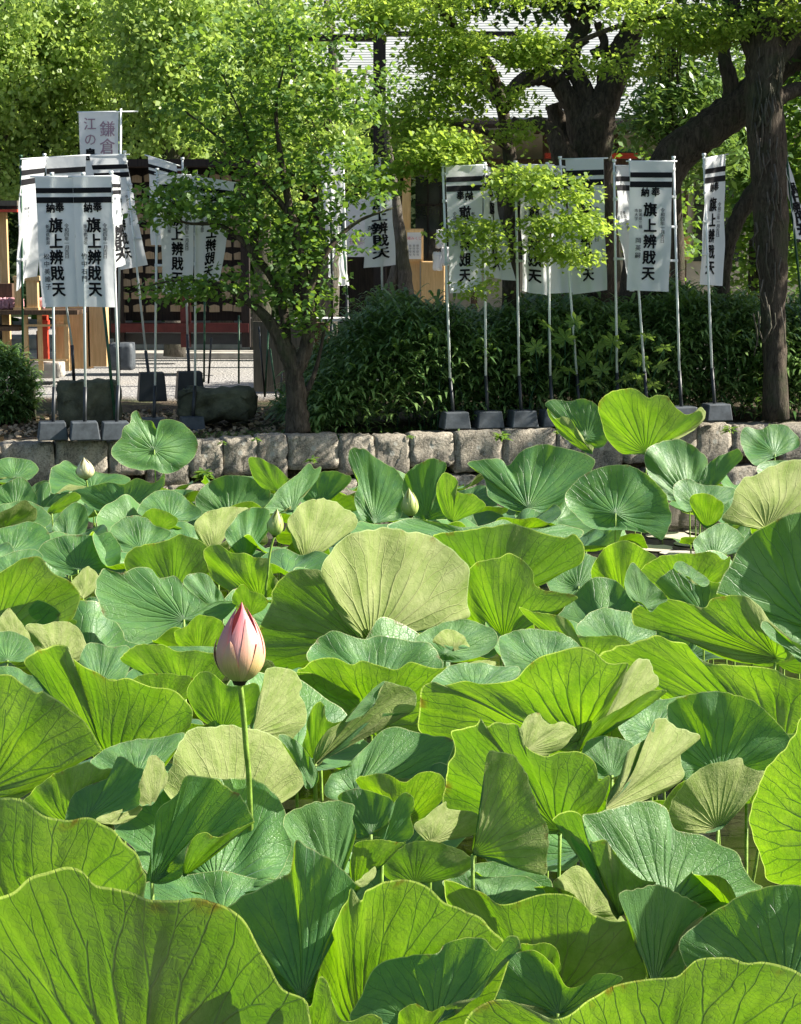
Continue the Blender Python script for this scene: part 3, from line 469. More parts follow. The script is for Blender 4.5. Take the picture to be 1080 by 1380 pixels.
L('U',10.8,-.1,-.35,(350,812),[275,742,290,735,310,745,335,748,358,752,368,770,375,788,362,808,330,805,300,790,282,770],'dim green lotus leaf crossed by the stem of the small green bud')
L('U',14.4,-.3,-.2,(375,662),[335,619,345,616,365,625,385,640,393,652,372,660,352,656,342,642],'small lime lotus leaf raised near the wall left of centre')
L('T',14.1,.5,.5,(395,690),[350,692,362,678,378,657,400,640,417,624,424,632,433,629,428,647,412,664,397,678,377,690],'striped curled lotus leaf pale and folded near the wall')
L('T',14.9,-.6,.6,(430,680),[400,665,418,645,435,635,456,636,474,645,460,662,442,674,420,680],'shaded blue lotus leaf right of the striped curled one')
L('U',11.6,.75,.05,(410,756),[388,705,400,685,415,675,430,672,450,675,465,685,482,697,479,712,462,722,442,730,427,742,412,757,398,740,391,720],'medium cream lotus underside with ribs behind the largest cream leaf')
L('T',14,.3,.3,(505,705),[470,617,475,604,490,605,500,612,515,622,530,630,540,640,547,655,545,675,540,698,520,703,500,706,485,695,478,672,483,650,478,635],'smooth bright green lotus leaf standing upright at the centre near the wall')
L('T',13.7,-.9,.1,(575,700),[543,652,550,635,565,625,580,618,595,620,602,630,592,650,597,668,612,682,604,695,580,702,555,695,545,675],'dark shaded lotus leaf behind the centre green bud')
L('U',13.5,-.3,-.3,(610,705),[592,682,590,655,597,638,610,640,618,650,616,663,640,668,655,682,638,692,612,700])
L('T',14.5,-.1,.8,(712,685),[630,624,650,618,675,617,685,625,700,610,715,602,735,598,760,605,790,612,803,622,792,642,772,664,755,682,745,698,725,692,705,690,685,686,660,670,655,652,648,638],'big blue green dished lotus leaf left of the large round one near the wall')
L('T',12.2,-.1,.6,(830,692),[762,668,770,655,785,642,805,632,830,627,855,630,875,640,890,655,900,672,905,695,903,710,892,728,880,720,860,716,840,714,810,714,790,708,775,692,765,682],'large round ribbed lotus leaf above the open patch of water',0,.12)
L('T',17.2,-.3,.5,(790,590),[735,545,745,538,765,540,785,537,800,542,810,555,820,570,823,585,812,602,790,602,770,592,755,575,745,562,740,552],'cupped two tone lotus leaf against the wall left of the tallest leaf')
L('U',16.9,-.2,-.4,(800,612),[737,550,748,562,760,562,773,570,786,590,800,604,782,604,764,592,750,577,742,564])
L('U',16.6,-.2,-.3,(872,610),[806,550,810,538,825,528,845,522,860,524,875,535,885,532,900,535,912,550,925,560,945,552,948,562,940,572,925,580,910,587,890,597,875,612,860,610,840,612,825,602,815,587,810,567],'tallest lime lotus leaf standing in front of the wall like an open fan')
L('U',16.5,.8,.05,(892,600),[893,598,912,580,930,560,945,548,951,558,944,572,930,582,912,592])
L('T',15,.3,.5,(930,675),[868,612,880,600,900,593,920,592,940,605,955,620,952,640,945,658,925,668,902,675,890,660,876,642],'bright lotus leaf under the tallest lime leaf')
L('T',14.8,-.7,.6,(960,655),[943,650,955,625,975,612,995,605,1001,618,987,632,973,648,955,660],'small blue grey lotus leaf right of the bright leaf under the tallest one')
L('T',13.8,.3,.8,(945,685),[908,655,925,645,945,652,970,655,992,658,987,672,965,685,942,682,925,690,912,678],'pale lipped lotus leaf over the open patch of water')
L('U',13.6,-.2,-.4,(955,715),[930,672,945,664,962,668,975,680,972,698,955,706,938,695])
L('T',16.6,.1,.9,(1045,612),[998,587,1005,576,1025,578,1042,572,1060,575,1077,588,1077,602,1060,610,1040,618,1020,628,1008,618,1001,602],'round green lotus leaf by the wall at the right')
L('T',16.2,.3,.8,(1060,640),[1020,630,1040,620,1070,622,1100,630,1095,645,1060,652,1030,648],'low lotus leaf between the round wall leaf and the ribbed cream one')
L('T',10.7,.3,1.1,(655,735),[522,708,540,700,560,697,590,705,620,712,650,710,680,700,700,708,730,712,760,705,787,715,770,730,700,738,640,740,580,733,542,726],'long pale rimmed lotus leaf right behind the largest cream leaf')
L('U',10.2,-.1,-.5,(665,810),[583,722,610,718,640,712,665,708,685,705,705,712,730,722,760,725,775,720,789,740,782,760,755,775,725,790,695,800,650,800,615,780,595,745],None)
L('U',8.8,-.1,-.3,(680,862),[630,795,628,775,638,762,650,755,670,752,690,747,705,755,717,770,722,790,745,795,772,800,780,805,760,812,740,812,722,817,705,838,692,860,680,866,663,852,645,840,632,820],'funnel shaped lime lotus leaf with dark ribs right of the largest cream leaf')
L('U',10.5,-.1,-.3,(840,810),[798,778,803,755,820,735,840,728,860,735,880,745,887,758,875,775,855,800,825,803],'rounded olive lotus leaf under the large round ribbed one')
L('T',11.0,.0,1.0,(780,790),[735,770,750,752,775,745,805,752,812,775,800,800,765,808,742,798],'bluish lotus leaf low behind the funnel shaped lime leaf')
L('T',6.9,.2,1.0,(740,900),[672,862,700,850,740,850,775,862,790,885,770,905,720,915,685,900],'teal lotus leaf in shade right of the wavy blue green leaf')
L('T',8.1,.2,.9,(600,880),[560,862,590,842,625,835,655,842,672,858,660,878,620,892,580,885],'small blue leaf of lotus beneath the foot of the largest cream leaf')
L('U',8.0,.8,.1,(610,878),[583,865,592,852,607,848,622,855,633,872,618,866,600,868])
prev = None
for i, (side, d, a, b, c, pts, label, cdz, bow) in enumerate(LEAVES):
    s = FPX / d; P = []
    if side == 'T' and a <= -.3: a = (0.06 - .60 * b) / .79          # leaves standing edge-on to the sun
    if side == 'U' and a < .3: a -= .28
    if side == 'U' and a >= .55: a = a * 1.6
    for k in range(0, len(pts), 2):
        px, py = pts[k], pts[k + 1]; dx = (px - c[0]) / s; dz = (c[1] - py) / s
        off = a * dx + b * dz; off = 0.38 * math.tanh(off / 0.38)
        P.append(W(px, py, d + off))
    C = W(c[0], c[1], d + cdz); P = np.array(P)
    up = np.array((0, -1, 0.25)) if side == 'T' else np.array((0, 1, 0.0))
    xs = pts[0::2]; span = max(xs) - min(xs)
    T = 252 if span > 220 else 168 if span > 110 else 84 if span > 50 else 63
    K = 30 if span > 220 else 20 if span > 110 else 11 if span > 50 else 8
    me, nrm, size = leaf_mesh(C, P, up, T, K, 100 + i, 0.06 if bow is None else bow, 0.046 if side == 'T' else 0.036, 0.0024 if span > 60 else 0.0016)
    if label:
        root = empty('lotus_leaf', C, label, 'lotus leaf', 'lotus leaves crowding the pond'); bpy.context.view_layer.update()
        link('blade', me, M['lotus'], root); stalk(root, C, i); prev = root
    else:
        link('curled_rim', me, M['lotus'], prev)
# smaller leaves under the canopy, seen in the gaps
protos = []
for k in range(8):
    n = 15; g = np.random.default_rng(50 + k); th = np.arange(n) / n * 2 * math.pi
    rad = 0.27 * (1 + g.uniform(-0.13, 0.1, n)); up_ = 0.05 + 0.05 * np.sin(2 * th + g.uniform(0, 6)) + g.uniform(-0.035, 0.045, n)
    rim = np.stack([rad * np.cos(th), rad * np.sin(th), up_], 1)
    me, _, _ = leaf_mesh(np.zeros(3), rim, np.array((0, 0, 1.0)), 84, 12, 900 + k, 0.06, 0.05, 0.0016); me.materials.append(M['lotus']); protos.append(me)
stalk_me = MB().tube([(0, 0, 0), (0.01, 0.0, -0.4), (0.03, 0.01, -0.8), (0.05, 0.03, -1.5)], [0.006, 0.0065, 0.007, 0.0075], 6).build('stalk', M['stalk'], None, True)
smesh = stalk_me.data; bpy.data.objects.remove(stalk_me)
g = random.Random(5); y = 5.3; cnt = 0
while y < 18.0:
    half = 0.225 * y + 0.40; n = max(3, int(half * 2 / (0.62 if y < 9 else 0.54)))
    for k in range(n):
        x = -half + (k + g.uniform(0.15, 0.85)) * 2 * half / n; yy = y + g.uniform(-0.2, 0.2)
        wl_y = 18.55 + (x + 4.2) * 0.25
        if yy > wl_y - 0.55: continue
        z = 0.75 - 0.045 * yy - g.uniform(0.24, 0.52) - max(0, 6.6 - yy) * 0.14
        r_ = ray(0, 0)
        px_ = 540 + x / yy * 2430; py_ = 330 + (2.07 - z) * 2400 / yy
        if 860 < px_ < 960 and 690 < py_ < 760: continue
        o = empty('lotus_leaf', (x, yy, z), 'low lotus leaf half hidden beneath its taller neighbours', 'lotus leaf', 'low lotus leaves under the canopy')
        rx, ry = g.uniform(-0.45, 0.35), g.uniform(-0.4, 0.4); sc_ = g.uniform(0.85, 1.3)
        bl = link('blade', g.choice(protos), None); bl.parent = o; bl.rotation_euler = (rx, ry, g.uniform(0, 6.28)); bl.scale = (sc_,) * 3
        st = link('stalk', smesh, None); st.parent = o; cnt += 1
    y += 0.66
# ---- buds ----
def petal_bud(name, base, top, width, mats, label, stem_pts, npet=9, cat='lotus bud', group=None, open_=0.0):
    base = np.array(base); top = np.array(top); H = np.linalg.norm(top - base); ax = (top - base) / H
    e1 = np.cross(ax, (0, 1, 0)); e1 /= np.linalg.norm(e1); e2 = np.cross(ax, e1)
    root = empty(name, base, label, cat, group); bpy.context.view_layer.update()
    def prof(t): return (np.sin(math.pi * np.clip(t, 0, 1) ** 0.72) ** 0.82) * (1 - 0.18 * t)
    layers = [(4, 1.0, 1.0, 0.92), (5, 0.80, 1.03, 0.8), (5, 0.52, 1.06, 0.75)]
    for li, (cnt_, hh, rr_, ww) in enumerate(layers):
        for k in range(cnt_):
            a0 = 2 * math.pi * (k + 0.37 * li + 0.23) / cnt_; NU, NVv = 11, 14; V = []; F = []
            span_ = (2 * math.pi / cnt_) * (0.66 if li == 0 else 0.5) * ww
            for j in range(NVv):
                t = j / (NVv - 1); tt = t * hh; wdt = span_ * (np.clip(1 - t, 0, 1) ** 0.55 if li else (1 - 0.9 * t ** 3)); 
                for i2 in range(NU):
                    q = a0 + wdt * (i2 / (NU - 1) * 2 - 1); e = abs(i2 / (NU - 1) * 2 - 1)
                    rad = width / 2 * max(prof(0.03 + 0.97 * tt), 0.0) * (rr_ + 0.03 * (1 - e) + 0.012 * math.sin(6 * t + k) + 0.03 * li * t)
                    V.append(base + ax * H * tt + rad * (math.cos(q) * e1 + math.sin(q) * e2))
            for j in range(NVv - 1):
                for i2 in range(NU - 1):
                    q = j * NU + i2; F.append((q, q + 1, q + NU + 1, q + NU))
            uv = []
            for f in F: uv += [((v % NU) / (NU - 1), (v // NU) / (NVv - 1)) for v in f]
            me = mesh_np('petal', np.array(V), np.array(F), True, {'uv': np.array(uv)})
            link('petal', me, mats[li], root)
    sp_ = smooth_path([tuple(base)] + stem_pts, 5)
    MB().tube(sp_, [0.0085 * (H / 0.23) ** 0.5] * len(sp_), 9).build('stalk', M['stalk'], root, True)
    MB().tube([base - ax * 0.012 * H / .2, base + ax * 0.016 * H / .2], [0.014 * H / .2, 0.03 * H / .2], 10).build('receptacle', simple('bud base', (0.03, 0.02, 0.015), 0.7, 0.2), root, True)
    return root
def petal_mat(name, lo, mid, hi, streak):
    n = N(name); uv = n.node('ShaderNodeUVMap', uv_map='uv').outputs[0]; s = n.node('ShaderNodeSeparateXYZ', {0: uv})
    mp = n.node('ShaderNodeMapping', {'Vector': uv, 'Scale': (26, 1.2, 1)}).outputs[0]; f = n.noise(1.0, 4, 0.6, mp, 0.3)
    t = n.math('ADD', s.outputs[1], n.math('MULTIPLY', n.math('SUBTRACT', f, 0.5), 0.35))
    c = n.mix(n.ramp(t, 0.02, 0.45), lo, mid); c = n.mix(n.ramp(t, 0.45, 0.85), c, hi); c = n.mix(n.math('MULTIPLY', n.ramp(f, 0.5, 0.75), 0.4), c, streak)
    n.set(n.p, 'Base Color', c); n.set(n.p, 'Roughness', 0.5); n.set(n.p, 'Normal', n.bump(f, 0.35, 0.003))
    n.set(n.p, 'Subsurface Weight', 0.15); n.set(n.p, 'Subsurface Radius', (0.02, 0.008, 0.004)); n.set(n.p, 'Subsurface Scale', 0.3); return n.m
pm1 = petal_mat('pink inner petal', (0.55, 0.40, 0.28), (0.72, 0.36, 0.32), (0.70, 0.16, 0.19), (0.78, 0.45, 0.42))
pm2 = petal_mat('pale pink petal', (0.40, 0.36, 0.14), (0.68, 0.36, 0.24), (0.70, 0.26, 0.24), (0.76, 0.62, 0.34))
pm3 = petal_mat('cream sepal', (0.22, 0.25, 0.07), (0.60, 0.42, 0.17), (0.68, 0.36, 0.24), (0.76, 0.62, 0.34))
petal_bud('lotus_bud', W(323, 917, 5.12), W(326, 811, 5.15), 0.150, (pm1, pm2, pm3), 'large pink lotus bud with pointed tip on a tall straight stem',
          [tuple(W(328, 960, 5.14)), tuple(W(332, 1010, 5.16)), tuple(W(336, 1060, 5.2)), tuple(W(340, 1200, 5.3)), tuple(W(345, 1480, 5.4))])
wp = petal_mat('ivory petal', (0.42, 0.45, 0.16), (0.62, 0.60, 0.32), (0.66, 0.62, 0.38), (0.7, 0.66, 0.42))
gp = petal_mat('green petal', (0.20, 0.32, 0.05), (0.38, 0.48, 0.12), (0.45, 0.50, 0.18), (0.6, 0.62, 0.3))
petal_bud('lotus_bud', W(116, 645, 14.9), W(113, 616, 14.9), 0.155, (wp, wp, wp), 'ivory lotus bud rising over the leaves before the left stone wall',
          [tuple(W(120, 665, 14.9)), tuple(W(128, 690, 14.9)), tuple(W(140, 722, 14.8)), tuple(W(150, 900, 14.8))])
petal_bud('lotus_bud', W(554, 695, 13.2), W(551, 657, 13.2), 0.13, (gp, gp, gp), 'green and yellow lotus bud low beside the dark centre leaf',
          [tuple(W(556, 720, 13.2)), tuple(W(558, 900, 13.3))])
petal_bud('lotus_bud', W(370, 721, 10.6), W(374, 685, 10.6), 0.10, (gp, gp, gp), 'small green lotus bud on a long bright stem left of centre',
          [tuple(W(364, 745, 10.6)), tuple(W(361, 775, 10.6)), tuple(W(358, 810, 10.65)), tuple(W(356, 1000, 10.8))])

# ---------------- setting: water, bed, ground ----------------
def sheet(name, pts, z, mat, n=1):
    me = bpy.data.meshes.new(name); me.from_pydata([(x, y, z) for x, y in pts], [], [tuple(range(len(pts)))]); me.update()
    o = link(name, me, mat); tag(o, kind='structure'); return o
WA = G(0, 597)[:2]; WB = G(1080, 569)[:2]; wdir = (WB - WA) / np.linalg.norm(WB - WA); wn2 = np.array((-wdir[1], wdir[0]))  # wn2 points to land
wrot = math.atan2(wdir[1], wdir[0])
def wp_(s, back=0.0): return WA + wdir * s + wn2 * back
sheet('water', [(-70, -30), (70, -30), tuple(wp_(75, 0.12)), tuple(wp_(-65, 0.12))], ZW, M['water'])
sheet('pond_bed', [(-300, -300), (300, -300), (300, 300), (-300, 300)], -1.6, simple('mud', (0.03, 0.025, 0.015)))
# bank soil as a gently uneven sheet with a front face going down behind the stones
nx, ny = 120, 60; V = []; F = []
xs_ = np.concatenate([np.linspace(-60, -7, 20), np.linspace(-6.5, 7, 80), np.linspace(8, 70, 20)]); ys_ = np.concatenate([np.linspace(0.16, 8, 45), np.linspace(9, 400, 15)])
for j, b_ in enumerate(ys_):
    for i, s_ in enumerate(xs_ + 4.2):
        p = wp_(s_, b_); z = -0.05 + 0.02 * math.sin(s_ * 2.1 + b_) + 0.02 * math.sin(b_ * 3 + s_ * .7) if b_ < 6 else -0.04
        V.append((p[0], p[1], z))
for j in range(ny - 1):
    for i in range(nx - 1):
        q = j * nx + i; F.append((q, q + 1, q + nx + 1, q + nx))
b0 = len(V)
for i in range(nx): V.append((V[i][0], V[i][1], -1.7))
for i in range(nx - 1): F.append((b0 + i, b0 + i + 1, i + 1, i))
o = link('ground', mesh_np('ground', V, F), M['ground']); tag(o, kind='structure')

# ---------------- retaining wall of single stones ----------------
wall = empty('stone_wall', (*wp_(0), 0), 'low mossy wall of rough granite blocks edging the pond', 'wall'); bpy.context.view_layer.update()
def rough_block(c, size, rot, seed, name='stone', parent=None, mat=None, amp=0.022, nx=8, nz=6, ny=3):
    g = np.random.default_rng(seed); bm_ = {}; V = []; F = []
    def vid(i, j, k):
        key = (i, j, k)
        if key not in bm_:
            x, y, z = i / nx * 2 - 1, j / ny * 2 - 1, k / nz * 2 - 1
            rr_ = 0.93; l = (abs(x) ** 16 + abs(y) ** 16 + abs(z) ** 16) ** (1 / 16)
            p = np.array((x, y, z)) / max(l, 1e-6) * max(abs(x), abs(y), abs(z))
            p = p * np.array(size) / 2 + g.uniform(-1, 1, 3) * amp * np.array((0.5, 1.0, 0.55))
            bm_[key] = len(V); V.append(p)
        return bm_[key]
    for i in range(nx):
        for k in range(nz):
            F.append((vid(i, 0, k), vid(i + 1, 0, k), vid(i + 1, 0, k + 1), vid(i, 0, k + 1)))
            F.append((vid(i, ny, k), vid(i, ny, k + 1), vid(i + 1, ny, k + 1), vid(i + 1, ny, k)))
    for i in range(nx):
        for j in range(ny):
            F.append((vid(i, j, 0), vid(i, j + 1, 0), vid(i + 1, j + 1, 0), vid(i + 1, j, 0)))
            F.append((vid(i, j, nz), vid(i + 1, j, nz), vid(i + 1, j + 1, nz), vid(i, j + 1, nz)))
    for j in range(ny):
        for k in range(nz):
            F.append((vid(0, j, k), vid(0, j, k + 1), vid(0, j + 1, k + 1), vid(0, j + 1, k)))
            F.append((vid(nx, j, k), vid(nx, j + 1, k), vid(nx, j + 1, k + 1), vid(nx, j, k + 1)))
    V = np.array(V); cr, sr = math.cos(rot), math.sin(rot); X = V[:, 0] * cr - V[:, 1] * sr; Y = V[:, 0] * sr + V[:, 1] * cr
    V = np.stack([X, Y, V[:, 2]], 1)
    me = mesh_np(name, V, np.array(F), mat is not None); o = link(name, me, mat or M['stone']); o.location = Vector(c)
    if parent is not None: o.parent = parent; o.matrix_parent_inverse = parent.matrix_basis.inverted()
    return o
def s_at(px):  # position along the wall for a pixel column
    r = ray(px, 583); t = (r[0] / r[1]); # x = t*y on the wall line
    return (t * WA[1] - WA[0]) / (wdir[0] - t * wdir[1])
edges = [-190, -120, -60, 0, 73, 145, 196, 254, 300, 345, 386, 456, 503, 551, 611, 676, 749, 781, 838, 890, 938, 984, 1052, 1110, 1180, 1250]
for i in range(len(edges) - 1):
    s0, s1 = s_at(edges[i]), s_at(edges[i + 1]); h = 0.44 + 0.06 * math.sin(i * 2.3); p = wp_((s0 + s1) / 2, 0.10)
    rough_block((p[0], p[1], -0.005 - h / 2 + 0.02 * math.sin(i * 5.1)), (s1 - s0 + 0.006, 0.34, h), wrot, 200 + i, parent=wall)
e2 = [-180, -100, -30, 38, 100, 152, 224, 276, 330, 372, 420, 480, 520, 590, 640, 716, 770, 812, 866, 915, 962, 1020, 1080, 1150, 1230]
for i in range(len(e2) - 1):
    s0, s1 = s_at(e2[i]), s_at(e2[i + 1]); p = wp_((s0 + s1) / 2, 0.05)
    rough_block((p[0], p[1], -0.72), (s1 - s0 + 0.006, 0.36, 0.46), wrot, 300 + i, parent=wall)
# small fern tufts growing from the joints
def tuft(px, py, d, n, size, label, cat='fern', mat='plum', name='fern', up=0.6):
    c = W(px, py, d); g = np.random.default_rng(int(px)); V = []; F = []
    for k in range(n):
        a = g.uniform(0, 6.28); L_ = size * g.uniform(0.5, 1.1); dr = np.array((math.cos(a), math.sin(a) - 0.6, g.uniform(-0.2, up))); dr /= np.linalg.norm(dr)
        sd = np.cross(dr, (0, 0, 1)); sd /= np.linalg.norm(sd) + 1e-6; w_ = L_ * 0.16
        p = c + g.normal(0, size * 0.12, 3); b_ = len(V)
        V += [p, p + dr * L_ * 0.5 + sd * w_, p + dr * L_ - np.array((0, 0, 0.25 * L_)), p + dr * L_ * 0.5 - sd * w_]; F.append((b_, b_ + 1, b_ + 2, b_ + 3))
    o = link(name, mesh_np(name, np.array(V), np.array(F), False), M[mat]); tag(o, label, cat, None)
tuft(676, 588, 19.4, 45, 0.12, 'small bright fern sprouting from the wall joint right of centre')
tuft(275, 640, 18.8, 90, 0.14, 'mossy fern patch low on the wall right of the lone round leaf')
tuft(985, 578, 20.1, 30, 0.12, 'little fern on top of the wall near its right end')
tuft(420, 620, 19.0, 30, 0.09, 'dark fern low in a joint of the wall left of centre')

for k, (px_, py_) in enumerate(((30, 602), (92, 600), (300, 596), (345, 592), (455, 590), (552, 588), (748, 583), (1040, 575))):
    tuft(px_, py_, 19.05 if px_ < 400 else 19.6 if px_ < 800 else 20.3, 16, 0.07, 'small weed tuft on the wall, number of stones from the left: '.replace(', number of stones from the left: ', ' ' + ['at the far left edge', 'under the joined front banners', 'right of the lone round leaf', 'below the low brown boulder', 'below the left end of the hedge', 'below the reversed lettering banner', 'left of the cupped two tone leaf', 'near the right edge'][k]), 'weed', 'plum', 'weed')
# floating leaf scraps on the open water
for k, (px, py, w_) in enumerate([(905, 722, 0.28), (930, 733, 0.2), (880, 738, 0.24), (915, 745, 0.2), (945, 716, 0.16)]):
    p = G(px, py, ZW + 0.006 + 0.002 * k); g = np.random.default_rng(k); th = np.arange(14) / 14 * 6.283
    V = [tuple(p)] + [(p[0] + w_ * math.cos(t) * g.uniform(.7, 1), p[1] + w_ * math.sin(t) * g.uniform(.6, 1), p[2]) for t in th]
    me = bpy.data.meshes.new('floating_leaf'); me.from_pydata(V, [], [(0, i + 1, (i + 1) % 14 + 1) for i in range(14)]); me.update()
    tag(link('floating_leaf', me, M['pale'] if k % 2 else M['plaster']), 'flat withered leaf floating on the open patch of water', 'leaf', 'floating withered leaves')

# ---------------- banners ----------------
GL = {}
def glyph(ch, bold):
    key = (ch, bold)
    if key not in GL:
        cu = bpy.data.curves.new('glyph', 'FONT'); cu.body = ch; cu.size = 1.0; cu.offset = 0.0; cu.resolution_u = 2
        cu.align_x = 'CENTER'; o = bpy.data.objects.new('glyph', cu); COL.objects.link(o); dg = bpy.context.evaluated_depsgraph_get(); dg.update()
        me = bpy.data.meshes.new_from_object(o.evaluated_get(dg)); V = np.array([v.co[:] for v in me.vertices]) if len(me.vertices) else np.zeros((0, 3))
        me.calc_loop_triangles(); F = [tuple(t.vertices) for t in me.loop_triangles]
        bpy.data.objects.remove(o); bpy.data.meshes.remove(me); bpy.data.curves.remove(cu)
        if len(V): c_ = (V.max(0) + V.min(0)) / 2; 
        GL[key] = (V - np.array((c_[0], 0.36, 0)) if len(V) else V, F)
    return GL[key]
STROKE = {True: [(-.036, .014), (.036, .018), (-.026, -.024), (.028, -.018), (0, .032), (0, -.03)], False: [(-.012, 0), (.012, .006)]}
class Cloth:
    """banner cloth between four corners, hanging with folds; u across, v down (0..1)"""
    def __init__(s, TL, TR, BR, BL, seed, fold=0.02, belly=0.0, mirror=False):
        s.c = [np.array(q) for q in (TL, TR, BR, BL)]; s.g = random.Random(seed); s.ph = [s.g.uniform(0, 6.3) for _ in range(6)]; s.fold = fold; s.belly = belly; s.mirror = mirror
        s.w = np.linalg.norm(s.c[1] - s.c[0]); s.h = np.linalg.norm(s.c[3] - s.c[0])
        s.across = (s.c[1] - s.c[0]) / s.w
        n = np.cross(s.c[1] - s.c[0], s.c[3] - s.c[0]); n = n / np.linalg.norm(n); s.n = n if n[1] < 0 else -n
    def at(s, u, v, off=0.0):
        a = s.c[0] * (1 - u) + s.c[1] * u; b = s.c[3] * (1 - u) + s.c[2] * u; p = a * (1 - v) + b * v
        w = s.fold * 1.8 * v * (math.sin(5.2 * u + s.ph[0] + 1.5 * v) + 0.5 * math.sin(9 * u - 2.5 * v + s.ph[1])) + s.fold * 0.35 * math.sin(4 * v + 3 * u + s.ph[2]) + s.belly * math.sin(math.pi * v) 
        q = (u * 1.3 + v * 2.2 + s.ph[3]) % 1.0; w += s.fold * 0.5 * math.sin(math.pi * v) * math.sin(6.28 * q) + s.fold * 0.5 * v * math.sin(14 * u + s.ph[4])
        p = p + s.across * (0.008 * math.sin(3.0 * v * math.pi + s.ph[5]) * v)
        return p + s.n * (w + off)
    def grid(s, u0, u1, v0, v1, nu, nv, off):
        V = [s.at(u0 + (u1 - u0) * i / nu, v0 + (v1 - v0) * j / nv, off) for j in range(nv + 1) for i in range(nu + 1)]
        F = [(j * (nu + 1) + i, j * (nu + 1) + i + 1, (j + 1) * (nu + 1) + i + 1, (j + 1) * (nu + 1) + i) for j in range(nv) for i in range(nu)]
        return V, F
    def text(s, mb, ch, u, v, size, bold, asp=1.0, off=0.006):
        V, F = glyph(ch, 0)
        b = STROKE[bold > .02]
        for sg in (1, -1):
            for r_, (ox, oy) in enumerate(b):
                VV = []
                for q in V:
                    uu = u + (q[0] + ox) * size / s.w * asp
                    if s.mirror: uu = 1 - uu
                    VV.append(s.at(uu, v - (q[1] + oy) * size / s.h, (off + .0006 * r_) * sg))
                mb.add(VV, F)
BIG = '旗上辨戝天'
def write(c, parent, small_r='令和四年一月吉日', small_l='', upper='', upto=0, full=True):
    mb = MB(); ms = MB(); W_ = c.w
    if full: c.text(mb, '納', 0.37, 0.238, 0.105, 0.03, .92); c.text(mb, '奉', 0.62, 0.235, 0.105, 0.03, .92)
    for k, ch in enumerate(BIG[:]):
        if k >= upto: c.text(mb, ch, 0.50, 0.372 + 0.123 * k, 0.158, 0.032, .95)
    for k, ch in enumerate(small_r): c.text(ms, ch, 0.79, 0.375 + 0.0335 * k, 0.05, 0.02)
    for k, ch in enumerate(upper):
        c.text(ms, ch, 0.27 - 0.1 * (k // 5), 0.38 + 0.031 * (k % 5), 0.043, 0.015)
    for k, ch in enumerate(small_l): c.text(ms, ch, 0.22, 0.61 + 0.058 * k, 0.066, 0.018)
    mb.build('lettering', M['ink'], parent); ms.build('small_lettering', M['smallink'], parent)
def block(parent, p, w=0.32, h=0.19, mat='slate', d=0.26):
    m = MB(); m.box((p[0], p[1], p[2] + h / 2), (w, d, h), wrot, 0.84); o = m.build('base', M[mat], parent)
    bv = o.modifiers.new('edge', 'BEVEL'); bv.width = 0.012; bv.segments = 2
def nobori(label, TL, TR, BR, BL, d, ptop, pmid, pbot, seed, dL=0.0, dR=0.0, dB=0.0, mirror=False, fold=0.018, belly=0.0, stripes=True, side='L',
           text=None, polemat='white', basekind=None, group='white prayer banners', cloth_mat_='cloth', crossbar=True, bh=0.19, bw=0.32, tabs=True, polerad=0.014):
    base = G(*pbot[:2]) if len(pbot) == 2 else W(*pbot); base = np.array(W(pbot[0], pbot[1], d)); 
    root = empty('prayer_banner', base, label, 'banner', group); bpy.context.view_layer.update()
    c = Cloth(W(*TL, d + dL), W(*TR, d + dR), W(*BR, d + dR + dB), W(*BL, d + dL + dB), seed, fold, belly, mirror)
    V, F = c.grid(0, 1, 0, 1, 14, 36, 0); link('cloth', mesh_np('cloth', V, F), M[cloth_mat_], root)
    if stripes:
        m = MB()
        for v0, v1 in ((0.085, 0.125), (0.155, 0.20)):
            for off in (0.004, -0.004): m.add(*c.grid(0.004, 0.996, v0, v1, 14, 3, off))
        m.build('stripe', M['ink'], root)
    if text is not None: write(c, root, **text)
    back = 0.03
    A, B_, D = W(*ptop, d + back), W(*pmid, d + back), W(*pbot, d + back)
    MB().tube([A, (A + B_) / 2, B_], polerad, 8).tube([A, A + np.array((0, 0, 0.03))], polerad * 1.6, 8).build('pole', M[polemat], root, True)
    if pbot[1] > pmid[1] + 4: MB().tube([B_ + (A - B_) * 0.02, D], 0.021, 8).build('pole_socket', M['black'], root, True)
    if crossbar:
        a, b = W(*TL, d + dL + 0.012), W(*TR, d + dR + 0.012); e = (b - a) / np.linalg.norm(b - a)
        MB().tube([a - e * 0.05, b + e * 0.05], 0.008, 6).build('crossbar', M['white'], root, True)
    if tabs:
        for v in (0.06, 0.27, 0.5, 0.76):
            u = 0.0 if side == 'L' else 1.0; p = c.at(u, v); y_pole = A + (B_ - A) * np.clip((A[2] - p[2]) / (A[2] - B_[2] + 1e-6), 0, 1)
            MB().tube([p, y_pole], 0.014, 6).tube([y_pole - np.array((0, 0, 0.018)), y_pole + np.array((0, 0, 0.018))], polerad + 0.006, 8).build('tie', M['cloth'], root)
    if basekind: block(root, (D[0], D[1], D[2] - (bh * 0.0)), bw, bh, basekind)
    return root
T1 = dict(small_l='岡英嗣', upper='新潟県三條市大字')
T2 = dict(small_l='松中美維子', upper='新潟県新潟'); T3 = dict(small_l='竹中右門', upper='東京都港区')
T4 = dict(small_l='', upper='神奈川県')
def bt(d, py): return d
